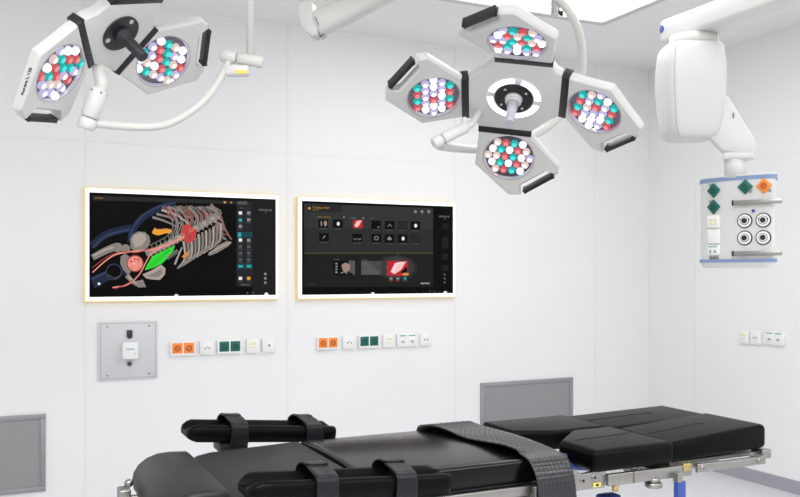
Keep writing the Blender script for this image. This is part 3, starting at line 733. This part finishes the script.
for x_, kc in ((432, 'grey'), (460, 'grey'), (490, 'teal')): S.rect(x_ - 6, 382, x_ + 6, 390, kc); S.rect(x_ - 9, 394, x_ + 9, 397, 'red2' if kc == 'grey' else 'grey2')
S.poly([(450, 281), (468, 281), (464, 287), (454, 287)], 'line'); S.text(572, 406, '/BRAINLAB', .014, 'white'); S.text(110, 410, '12.01. 2013', .009, 'grey2')
S.text(650, 132, '/BRAINLAB', .017, 'grey'); S.disc(652, 141, 2, 'grey')
for y_ in (160, 215, 240, 285, 330): S.rect(640, y_, 668, y_ + 24, 'g2')
for y_ in (370, 386, 402): S.disc(652, y_, 5, 'grey2', 10)
S.poly([(348, 450), (352, 442), (362, 442), (366, 450)], 'white'); S.poly([(646, 446), (650, 438), (660, 438), (664, 446)], 'white')
for x_ in (592, 610): S.poly([(x_ - 4, 441), (x_, 434), (x_ + 4, 441)], 'grey2')
S.finish(t)

# ------------------------------------------------------------------ wall sockets
# position on a wall: back wall faces -Y, right wall faces -X
def wall_frame(wall, a, z):
    if wall == 'back': return frame((a, YB, z), (1, 0, 0), (0, 0, 1), (0, -1, 0))
    return frame((XR, a, z), (0, -1, 0), (0, 0, 1), (-1, 0, 0))
def socket(wall, a0, a1, z, kind, label, group):
    a = (a0 + a1) / 2; w = abs(a1 - a0); F = wall_frame(wall, a, z)
    t = thing('wall_socket', F.translation - V((0, 0, .043)), label, 'socket', group)
    b = MB(); b.box((0, 0, .011), (w, .086, .022), bev=.003); b.bm.transform(F); b.build('socket_frame', SOCKW, t)
    cs = [-.0345, .0345] if w > .12 else [0]
    for cx_ in cs:
        b = MB()
        if kind in ('orange', 'green'):
            b.box((cx_, .004, .021), (.060, .062, .008), bev=.002); b.mi = 1
            b.prism([(cx_ + .019 * math.cos(q), .002 + .019 * math.sin(q)) for q in [2 * PI * i / 18 for i in range(18)]], .024, .0258)
            b.mi = 0; b.box((cx_ - .0, .002, .026), (.007, .018, .002)); b.bm.transform(F)
            b.build('socket_insert', [ORANGE, ORANGED] if kind == 'orange' else [GREEN, GREEND], t)
        else:
            b.box((cx_, .003, .021), (.060, .066, .006), bev=.002); b.mi = 1
            if kind == 'twin':
                for dx in (-.012, .012): b.box((cx_ + dx, -.002, .0245), (.009, .009, .002))
                b.box((cx_, .008, .0245), (.012, .003, .002))
            elif kind == 'yellow':
                b.box((cx_, .014, .0245), (.036, .014, .002)); b.box((cx_, -.008, .0245), (.036, .005, .002))
            elif kind == 'dot': b.box((cx_, 0, .0245), (.012, .014, .002), bev=.0)
            elif kind == 'data':
                b.prism([(cx_ - .014, -.016), (cx_ + .014, -.016), (cx_ + .010, 0), (cx_ - .010, 0)], .023, .0255); b.mi = 2; b.box((cx_, .032, .0245), (.050, .007, .002))
            b.bm.transform(F)
            m1 = {'yellow': PALEY, 'dot': GREYD, 'twin': GREYD, 'data': mat('port_grey', (.45, .44, .44), .5)}[kind]
            b.build('socket_insert', [SOCKW, m1, mat('green_stripe', (.12, .42, .34), .5)], t)
g1 = 'sockets under the left monitor'; g2 = 'sockets under the right monitor'; g3 = 'sockets on the right wall'
zs = .957
socket('back', .921, 1.073, zs, 'orange', 'double socket with two orange inserts beside the steel wall plate, under left monitor', g1)
socket('back', 1.099, 1.185, zs, 'twin', 'small white socket between the orange and green doubles, under left monitor', g1)
socket('back', 1.205, 1.357, zs, 'green', 'double socket with two green inserts under the left monitor', g1)
socket('back', 1.387, 1.472, zs, 'yellow', 'white socket with pale yellow ports beside the green double, under left monitor', g1)
socket('back', 1.488, 1.573, zs, 'dot', 'white socket with one dark dot, right end of the row under left monitor', g1)
socket('back', 1.850, 2.001, zs, 'orange', 'double socket with two orange inserts, left end of row under right monitor', g2)
socket('back', 2.030, 2.117, zs, 'twin', 'small white socket between the orange and green doubles, under right monitor', g2)
socket('back', 2.142, 2.291, zs, 'green', 'double socket with two green inserts under the right monitor', g2)
socket('back', 2.318, 2.403, zs, 'yellow', 'white socket with pale yellow ports beside the green double, under right monitor', g2)
socket('back', 2.422, 2.572, zs, 'data', 'white double data socket with green stripes, under right monitor', g2)
socket('back', 2.598, 2.683, zs, 'twin', 'small white socket at right end of the row under right monitor', g2)
socket('right', 4.288, 4.203, .975, 'yellow', 'white socket with pale yellow ports, leftmost of three on right wall', g3)
socket('right', 4.188, 4.103, .978, 'twin', 'small white socket, middle of the three on right wall', g3)
socket('right', 4.070, 3.918, .985, 'data', 'white double data socket with green stripes, on the right wall', g3)

# steel plate with terminal
t = thing('wall_plate', (.681, YB, .787), 'square steel wall plate with a white terminal, left of the orange socket', 'wall plate')
F = wall_frame('back', .681, .9585)
b = MB(); b.box((0, 0, .006), (.336, .343, .012), bev=.002)
b.mi = 1
for c, s_ in (((0, .160, .0122), (.312, .002, .001)), ((0, -.160, .0122), (.312, .002, .001)), ((.155, 0, .0122), (.002, .32, .001)), ((-.155, 0, .0122), (.002, .32, .001))): b.box(c, s_)
b.bm.transform(F); b.build('plate', [STEELP, GREYD], t)
for sx in (-.118, .118):
    for sy in (-.142, .142):
        b = MB(); b.cyl((sx, sy, .011), (sx, sy, .015), .006, n=14); b.bm.transform(F); b.build('screw', STEEL, t)
b = MB(); b.box((.006, .001, .032), (.090, .100, .042), bev=.008, seg=3); b.bm.transform(F); tb = b.build('terminal_box', SOCKW, t)
b = MB(); b.text('SIEMENS', .013, frame((.006, .010, .0535), (1, 0, 0), (0, 1, 0), (0, 0, 1))); b.mi = 1; b.box((.032, -.016, .0535), (.012, .012, .0015)); b.bm.transform(F); b.build('lettering', [TEAL, mat('pale_print', (.7, .7, .7), .5)], tb)
b = MB(); b.prism([(-.010, .120), (.022, .120), (.022, .080), (.012, .070), (.000, .070), (-.010, .080)], .011, .022, None, bev=.002); b.bm.transform(F); tg = b.build('hook', DARK, t)
b = MB(); b.mi = 0; b.cyl((.005, -.078, .010), (.005, -.078, .020), .017, n=24); b.mi = 1; b.cyl((.005, -.078, .019), (.005, -.078, .0225), .010, n=16); b.bm.transform(F); b.build('lock', [STEEL, BLACKP], t)

# ventilation grilles
def vent(x0, x1, z0, z1, label):
    t = thing('air_vent', ((x0 + x1) / 2, YB, z0), label, 'vent', None)
    w = .028; b = MB()
    for c, s_ in ((((x0 + x1) / 2, YB - .008, z1 - w / 2), (x1 - x0, .016, w)), (((x0 + x1) / 2, YB - .008, z0 + w / 2), (x1 - x0, .016, w)),
                  ((x0 + w / 2, YB - .008, (z0 + z1) / 2), (w, .016, z1 - z0 - 2 * w)), ((x1 - w / 2, YB - .008, (z0 + z1) / 2), (w, .016, z1 - z0 - 2 * w))): b.box(c, s_, bev=.003)
    b.build('vent_frame', GRILLEF, t)
    b = MB(); b.box(((x0 + x1) / 2, YB - .005, (z0 + z1) / 2), (x1 - x0 - 2 * w + .004, .006, z1 - z0 - 2 * w + .004)); b.build('perforated_sheet', GRILLE, t)
    b = MB(); b.box((x1 - .010, YB - .018, (z0 + z1) / 2 - .02), (.008, .008, .03), bev=.002); b.build('catch', STEEL, t)
vent(-.570, .231, .182, .618, 'grey steel air vent low on the wall at the left edge')
vent(3.079, 3.877, .19, .632, 'grey steel air vent low on the wall behind the operating table')

# ------------------------------------------------------------------ operating table
tb = thing('operating_table', (1.15, 2.25, 0), 'operating table with black leather cushions and steel rails in the foreground', 'operating table')
def cushion(name, poly, z0, z1, bev=.016, m_=LEATHER, M=None, seg=5, stitch=None, parent=None, rise=0.0, rise0=0.0, crown=0.0):
    b = MB(); b.prism(poly, z0, z1, None, bev=bev, seg=seg)
    xa = min(p[0] for p in poly); xb = max(p[0] for p in poly)
    if crown:
        ya = min(p[1] for p in poly); yb = max(p[1] for p in poly)
        for k in range(1, 20):
            bmesh.ops.bisect_plane(b.bm, geom=b.bm.verts[:] + b.bm.edges[:] + b.bm.faces[:], plane_co=(0, ya + (yb - ya) * k / 20, 0), plane_no=(0, 1, 0))
        for v_ in b.bm.verts:
            if v_.co.z > (z0 + z1) / 2: v_.co.z -= crown * (v_.co.y - (ya + yb) / 2) ** 2
        for f_ in b.bm.faces: f_.smooth = True
    def lift(p): return (p.x - xa) / (xb - xa) * (rise if p.z > (z0 + z1) / 2 else rise0)
    for v_ in b.bm.verts: v_.co.z += lift(v_.co)
    if M is not None: b.bm.transform(M)
    mats = [m_]
    if stitch:
        b.mi = 1; mats = [m_, STITCH]
        for ln in stitch:
            pts = [V((x_, y_, z1 + .0002)) for x_, y_ in ln]
            pts = [p + V((0, 0, lift(p))) for p in pts]
            if M is not None: pts = [M @ p for p in pts]
            b.tube(pts, .0016, n=6, spline=False)
    return b.build(name, mats, parent or tb)
def R2(x0, x1, y0, y1): return [(x0, y0), (x1, y0), (x1, y1), (x0, y1)]
YN, YFAR = 1.985, 2.505
# seat
cushion('seat_cushion', R2(.835, 1.468, YN, YFAR), .828, .912, .012, LEATHERG, crown=.20)
b = MB(); b.box((1.165, 2.245, .815), (.60, .49, .026)); b.build('seat_plate', BLACKP, tb)
# back
M_ = Matrix.Translation((-.026, 0, 0)) @ Matrix.Translation((.856, 0, .900)) @ Matrix.Rotation(math.radians(-1.6), 4, 'Y') @ Matrix.Translation((-.856, 0, -.900))
b = MB(); rings = []
prof = [(.510, .835), (.503, .850), (.506, .868), (.520, .884), (.545, .894), (.580, .899), (.70, .900), (.84, .901), (.852, .899), (.856, .892), (.856, .832)]
for y_, k in ((YN + .0, .75), (YN + .006, .93), (YN + .018, 1.0), (YFAR - .018, 1.0), (YFAR - .006, .93), (YFAR, .75)):
    rings.append([V((.68 + (x_ - .68) * (.985 + .015 * k), y_, .84 + (z_ - .84) * k)) for x_, z_ in prof])
b.loft(rings); b.bm.transform(M_); b.build('back_cushion', LEATHERM, tb)
b = MB(); b.box((.69, 2.245, .812), (.33, .47, .030)); b.build('back_plate', BLACKP, tb)
# head rest: bolster-like pad
b = MB(); rings = []
prof = [(.497, .836), (.500, .880), (.496, .894), (.486, .902), (.44, .905), (.405, .903), (.375, .893), (.352, .876), (.339, .855), (.335, .832), (.340, .808), (.356, .792), (.40, .786), (.470, .790), (.49, .80)]
for y_, k in ((2.0, .80), (2.005, .93), (2.016, 1.0), (2.484, 1.0), (2.495, .93), (2.5, .80)):
    rings.append([V((.42 + (x_ - .42) * k, y_, .845 + (z_ - .845) * k)) for x_, z_ in prof])
b.loft(rings); b.build('head_rest', LEATHERM, tb)
b = MB()
for y_ in (2.08, 2.38):
    b.box((.46, y_, .800), (.42, .025, .012), bev=.002)
b.box((.40, 2.23, .800), (.03, .32, .012))
b.box((.300, 2.38, .822), (.030, .055, .036), bev=.004); b.cyl((.300, 2.38, .70), (.300, 2.38, .815), .008, n=12); b.box((.335, 2.38, .808), (.08, .02, .018), bev=.002); b.ball((.315, 2.40, .846), .012)
b.build('head_rest_bracket', STEEL, tb)
# leg cushions
cushion('leg_cushion', R2(1.862, 2.268, 2.000, 2.268), .834, .897, .018, LEATHER, rise=.026, rise0=.010, stitch=[[(1.89, 2.135), (2.10, 2.148), (2.13, 2.135)]])
cushion('leg_cushion', R2(1.862, 2.325, 2.288, 2.550), .830, .895, .018, LEATHER, rise=.010, rise0=.010, stitch=[[(1.88, 2.43), (2.14, 2.445), (2.17, 2.43)]])
cushion('leg_cushion', [(1.548, 1.972), (1.852, 1.972), (1.852, 2.278), (1.690, 2.278), (1.548, 2.150)], .838, .905, .020, LEATHER, stitch=[[(1.59, 2.12), (1.83, 2.15)]])
cushion('leg_cushion', [(1.505, 2.350), (1.640, 2.290), (1.852, 2.290), (1.852, 2.540), (1.505, 2.540)], .838, .903, .015, LEATHER)
# steel frames under the leg cushions
for y_ in (2.000, 2.540):
    s_ = 1 if y_ > 2.2 else -1
    b = MB(); b.box((2.065, y_ - s_ * .05, .828), (.40, .075, .010)); b.box((2.262, y_ - s_ * .02, .826), (.040, .05, .030), bev=.003); b.build('leg_plate', STEEL, tb)
    b = MB(); b.box((2.085, y_ + s_ * .022, .815), (.29, .012, .026), bev=.002)
    for x_ in (1.965, 2.205): b.cyl((x_, y_ - s_ * .01, .815), (x_, y_ + s_ * .031, .815), .010, n=18)
    b.mi = 1
    for x_ in (1.965, 2.205): b.cyl((x_, y_ + s_ * .030, .815), (x_, y_ + s_ * .0325, .815), .0045, n=12)
    b.build('leg_rail', [STEEL, GREYD], tb)
    b = MB(); b.box((1.765, y_ + s_ * .01, .811), (.32, .016, .034), bev=.002); b.box((1.70, y_ + s_ * .0195, .811), (.004, .004, .034)); b.box((1.83, y_ - s_ * .07, .818), (.10, .12, .012)); b.build('hinge_bar', STEEL, tb)
    b = MB(); b.prism([(1.44, .79), (1.60, .79), (1.605, .842), (1.575, .842), (1.52, .836), (1.49, .852), (1.463, .873), (1.44, .873)], y_ - .008, y_ + .008, frame((0, 0, 0), (1, 0, 0), (0, 0, 1), (0, 1, 0)), bev=.002)
    for x_ in (1.520, 1.562): b.cyl((x_, y_, .818 + (x_ - 1.52) * .12), (x_, y_ + s_ * .011, .818 + (x_ - 1.52) * .12), .0085, n=18)
    b.mi = 1
    for x_ in (1.520, 1.562): b.cyl((x_, y_ + s_ * .010, .818 + (x_ - 1.52) * .12), (x_, y_ + s_ * .0125, .818 + (x_ - 1.52) * .12), .004, n=12)
    if s_ < 0:
        b.mi = 2; b.box((1.570, y_ - .009, .801), (.026, .003, .012)); b.mi = 1; b.box((1.570, y_ - .011, .801), (.010, .003, .006))
    b.build('side_plate', [STEEL, BLACKP, YELLOW], tb)
b = MB(); b.cyl((1.785, 1.995, .770), (1.785, 1.995, .786), .026, n=24, bev=.003); b.cyl((1.785, 1.995, .784), (1.785, 1.995, .80), .018, n=20); b.build('clamp_knob', STEEL, tb)
b = MB(); b.cyl((1.72, 2.02, .82), (1.72, 2.02, .85), .022); b.build('hinge_boss', STEEL, tb)
b = MB(); b.box((1.870, 1.975, .735), (.032, .022, .10), bev=.004); b.build('release_lever', BLUE, tb)
b = MB(); b.box((1.862, 1.975, .797), (.020, .026, .03), bev=.003); b.mi = 1; b.box((1.905, 1.985, .822), (.030, .012, .022), bev=.002); b.build('lever_clamp', [STEEL, mat('brass', (.6, .45, .2), .35, .9)], tb)
b = MB(); b.box((1.70, 2.10, .722), (.07, .05, .025), bev=.010); b.build('blue_lever_grip', BLUE, tb)
b = MB(); b.tube([(1.53, 2.10, .868), (1.545, 2.10, .84), (1.60, 2.08, .832), (1.66, 2.06, .83)], .012, n=12); b.build('blue_lever_grip', BLUE, tb)
b = MB(); b.cyl((1.64, 1.995, .775), (1.64, 1.995, .80), .010, n=14); b.build('release_pin', mat('brass', (.6, .45, .2), .35, .9), tb)
# cross beam that carries the leg section
b = MB(); b.box((1.49, 2.27, .812), (.06, .52, .04), bev=.004); b.build('cross_beam', BLACKP, tb)
# side rails of seat and back
for s_, y_ in ((-1, YN - .022), (1, YFAR + .022)):
    b = MB(); b.box((1.10, y_, .820), (.62, .012, .026), bev=.002)
    for x_ in (.86, 1.07, 1.33): b.box((x_, y_ - s_ * .012, .820), (.03, .024, .018))
    b.build('side_rail', STEEL, tb)
    b = MB(); b.box((1.145, y_ - s_ * .04, .790), (.60, .02, .05), bev=.003); b.build('seat_frame', STEEL, tb)
b = MB(); b.box((1.345, YN - .020, .80), (.032, .03, .06), bev=.003); b.build('rail_clamp', STEEL, tb)
# column and base, below the frame of the photograph
b = MB(); b.box((1.12, 2.245, .795), (.62, .40, .03)); b.box((1.12, 2.245, .70), (.40, .34, .19), bev=.02); b.build('table_head', STEEL, tb)
b = MB(); b.box((1.12, 2.245, .36), (.30, .28, .56), bev=.02); b.build('column', STEEL, tb)
b = MB(); b.box((1.12, 2.245, .06), (1.05, .54, .12), bev=.03, seg=3); b.build('base', STEELP, tb)

# arm boards: a long trough with low lips, on clamps; two straps each
def armboard(name_x0, x1, yc, ztop0, ztop1, width, near, clamp_x, straps):
    L = x1 - name_x0; h = .052; w = width / 2
    sl = math.atan2(ztop1 - ztop0, L)
    M = Matrix.Translation((name_x0, yc, ztop0)) @ Matrix.Rotation(-sl, 4, 'Y')
    # cross sections along x: outer bottom, outer top, lip, trough floor ...
    def sec(x_, k, lip, inset):
        ww = w - inset
        pr = [(-ww * .92, -h), (-ww, -h * .55), (-ww, -.010), (-ww + .005, -.003), (-ww + .012, 0), (-ww + .022, -.003), (-ww + .038, -.018 * lip), (-.02, -.026 * lip), (.02, -.026 * lip), (ww - .038, -.018 * lip), (ww - .022, -.003), (ww - .012, 0), (ww - .005, -.003), (ww, -.010), (ww, -h * .55), (ww * .92, -h)]
        zc = -h * .6
        return [V((x_, y_, zc + (z_ - zc) * k)) for y_, z_ in pr]
    b = MB()
    b.loft([sec(-.004, .35, .5, .020), sec(0, .55, .7, .010), sec(.012, .85, 1, .004), sec(.026, 1, 1.0, 0), sec(.06, 1, 1.25, 0), sec(.09, 1, 1.3, 0), sec(L - .05, 1, 1.3, 0), sec(L - .025, 1, .6, 0), sec(L - .012, .98, .3, .002), sec(L - .003, .86, .2, .006), sec(L, .6, .2, .012)])
    b.bm.transform(M); ab = b.build('arm_board', LEATHER, tb)
    for sx, lean in straps:
        b = MB(); sw = .027
        path = [(w - .004, -.050), (w + .006, -.022), (w + .004, .0), (w - .006, .012), (w - .030, .021), (w - .06, .022), (0, .018), (-w + .05, .016), (-w + .016, .010), (-w - .003, .002), (-w - .007, -.014), (-w - .006, -.040), (-w + .004, -.058), (-w + .03, -.0605)]
        # smooth the path
        q = [V(p) for p in path]; q = [q[0] * 2 - q[1]] + q + [q[-1] * 2 - q[-2]]; cv = []
        for i in range(1, len(q) - 2):
            for kk in range(5):
                t_ = kk / 5; a, b_, c, d_ = q[i - 1:i + 3]
                cv.append(.5 * ((2 * b_) + (c - a) * t_ + (2 * a - 5 * b_ + 4 * c - d_) * t_ * t_ + (3 * b_ - a - 3 * c + d_) * t_ ** 3))
        rings = []
        for i, p in enumerate(cv):
            d_ = cv[min(i + 1, len(cv) - 1)] - cv[max(i - 1, 0)]; n_ = V((-d_.y, d_.x)).normalized() * .0025
            if n_.dot(p - V((0, -.03))) < 0: n_ = -n_
            fr = i / (len(cv) - 1); xo = sx + lean * (fr - .5); wav = .0012 * math.sin(i * 1.7 + sx * 40)
            ring_ = []
            for (ux, un) in ((-1, -1), (-.9, -1.1), (-.5, -.6), (0, -.4), (.5, -.6), (.9, -1.1), (1, -1), (1, 1), (.9, 1.3), (.5, .7), (0, .5), (-.5, .7), (-.9, 1.3), (-1, 1)):
                ring_.append(V((xo + ux * sw, p.x + n_.x * un, p.y + n_.y * un + wav * (1 - abs(ux)))))
            rings.append(ring_)
        b.loft(rings); b.bm.transform(M); b.build('strap', STRAPM, ab)
    # clamp
    zc = ztop0 + (clamp_x - name_x0) * math.tan(sl) - h
    b = MB(); b.box((clamp_x, yc, zc - .018), (.09, width * .7, .034), bev=.006); yr = (YFAR + .022) if not near else (YN - .022)
    b.box((clamp_x, (yc + yr) / 2, .815), (.045, abs(yc - yr) + .03, .03), bev=.004); b.box((clamp_x, yc, (zc + .80) / 2), (.04, .05, abs(zc - .80) + .02)); b.build('arm_board_clamp', BLACKP, ab)
    return ab
armboard(.520, 1.000, 2.665, .955, .915, .135, False, .66, [(.148, .02), (.390, .03)])
armboard(.500, 1.006, 1.885, .957, .926, .125, True, .86, [(.172, .01), (.372, .01)])

# ------------------------------------------------------------------ body strap draped across the table
def drape():
    b = MB(); rings = []
    # path across the table from the far edge to the near edge, then hanging down
    path = [(2.522, .862, 1.345), (2.520, .880, 1.345), (2.515, .902, 1.345), (2.495, .912, 1.345), (2.46, .9110, 1.345)]
    path += [(y_, (.9165) - .20 * (y_ - 2.245) ** 2, 1.345 + max(0, 2.25 - y_) * .13) for y_ in (2.40, 2.32, 2.245, 2.17, 2.09, 2.03)]
    path += [(1.990, .902, 1.380), (1.970, .895, 1.384), (1.957, .876, 1.387), (1.946, .848, 1.389), (1.938, .81, 1.390), (1.936, .77, 1.390), (1.937, .72, 1.390)]
    q = [V(p) for p in path]; q = [q[0] * 2 - q[1]] + q + [q[-1] * 2 - q[-2]]; cv = []
    for i in range(1, len(q) - 2):
        for k in range(8):
            t_ = k / 8; a, b_, c, d_ = q[i - 1:i + 3]
            cv.append(.5 * ((2 * b_) + (c - a) * t_ + (2 * a - 5 * b_ + 4 * c - d_) * t_ * t_ + (3 * b_ - a - 3 * c + d_) * t_ ** 3))
    NW = 26; n = len(cv)
    for i, p in enumerate(cv):
        d_ = cv[min(i + 1, n - 1)] - cv[max(i - 1, 0)]; nn = V((d_.y, -d_.x)).normalized()
        if nn.dot(V((p.x - 2.25, p.y - .7))) < 0: nn = -nn
        fr = i / (n - 1); hw = .094 - .030 * min(1, max(0, (fr - .25) / .35))
        top = []; bot = []
        for j in range(NW + 1):
            u = -1 + 2 * j / NW
            rib = .0011 * math.sin(u * 30) + .0010 * math.sin(i * 2.1)
            fold = .010 * max(0, -u - .35) * (1 + math.sin(fr * 23 + 1.0)) * (1 if fr < .62 else .4) + .003 * (1 - u * u) * math.sin(fr * 17)
            off = .0045 + max(0, fold) + rib
            x_ = p.z + u * hw
            top.append(V((x_, p.x + nn.x * off, p.y + nn.y * off))); bot.append(V((x_, p.x + nn.x * (off - .005), p.y + nn.y * (off - .005))))
        rings.append(top + bot[::-1])
    b.loft(rings)
    o = b.build('body_strap', mat('ribbed_strap', (.014, .015, .018), .28, spec=.6, bump=.15, bscale=300))
    tag(o, 'wide ribbed black body strap draped across the operating table', 'strap')
drape()

# ------------------------------------------------------------------ light
w = bpy.data.worlds.new('World'); SC.world = w; w.use_nodes = True
bg = w.node_tree.nodes['Background']; bg.inputs['Color'].default_value = (1, 1, 1, 1); bg.inputs['Strength'].default_value = .70
def area(name, loc, sx, sy, power, rot=(0, 0, 0), col=(1, 1, 1)):
    l = bpy.data.lights.new(name, 'AREA'); l.shape = 'RECTANGLE'; l.size = sx; l.size_y = sy; l.energy = power; l.color = col
    o = bpy.data.objects.new(name, l); COL.objects.link(o); o.location = loc; o.rotation_euler = rot; return o
area('fill_light', (-.2, .2, 2.97), 2.4, 1.6, 105)  # unseen fill light, added below the ceiling to brighten the back wall
area('fill_light', (2.9, -.5, 2.97), 2.0, 1.2, 50)  # second added fill, weaker, with no fitting in the room

# ------------------------------------------------------------------ camera
cam = bpy.data.cameras.new('camera'); co = bpy.data.objects.new('camera', cam); COL.objects.link(co)
co.location = (0, 0, 1.42); co.rotation_euler = (PI / 2, 0, -math.radians(25.2))
cam.sensor_fit = 'HORIZONTAL'; cam.sensor_width = 36; cam.lens = 849 / 800 * 36; cam.shift_y = (272 - 248.5) / 800; cam.clip_start = .05
SC.camera = co
vs = SC.view_settings; vs.view_transform = 'Standard'; vs.look = 'None'; vs.gamma = 1; vs.use_curve_mapping = False; vs.exposure = 0.2
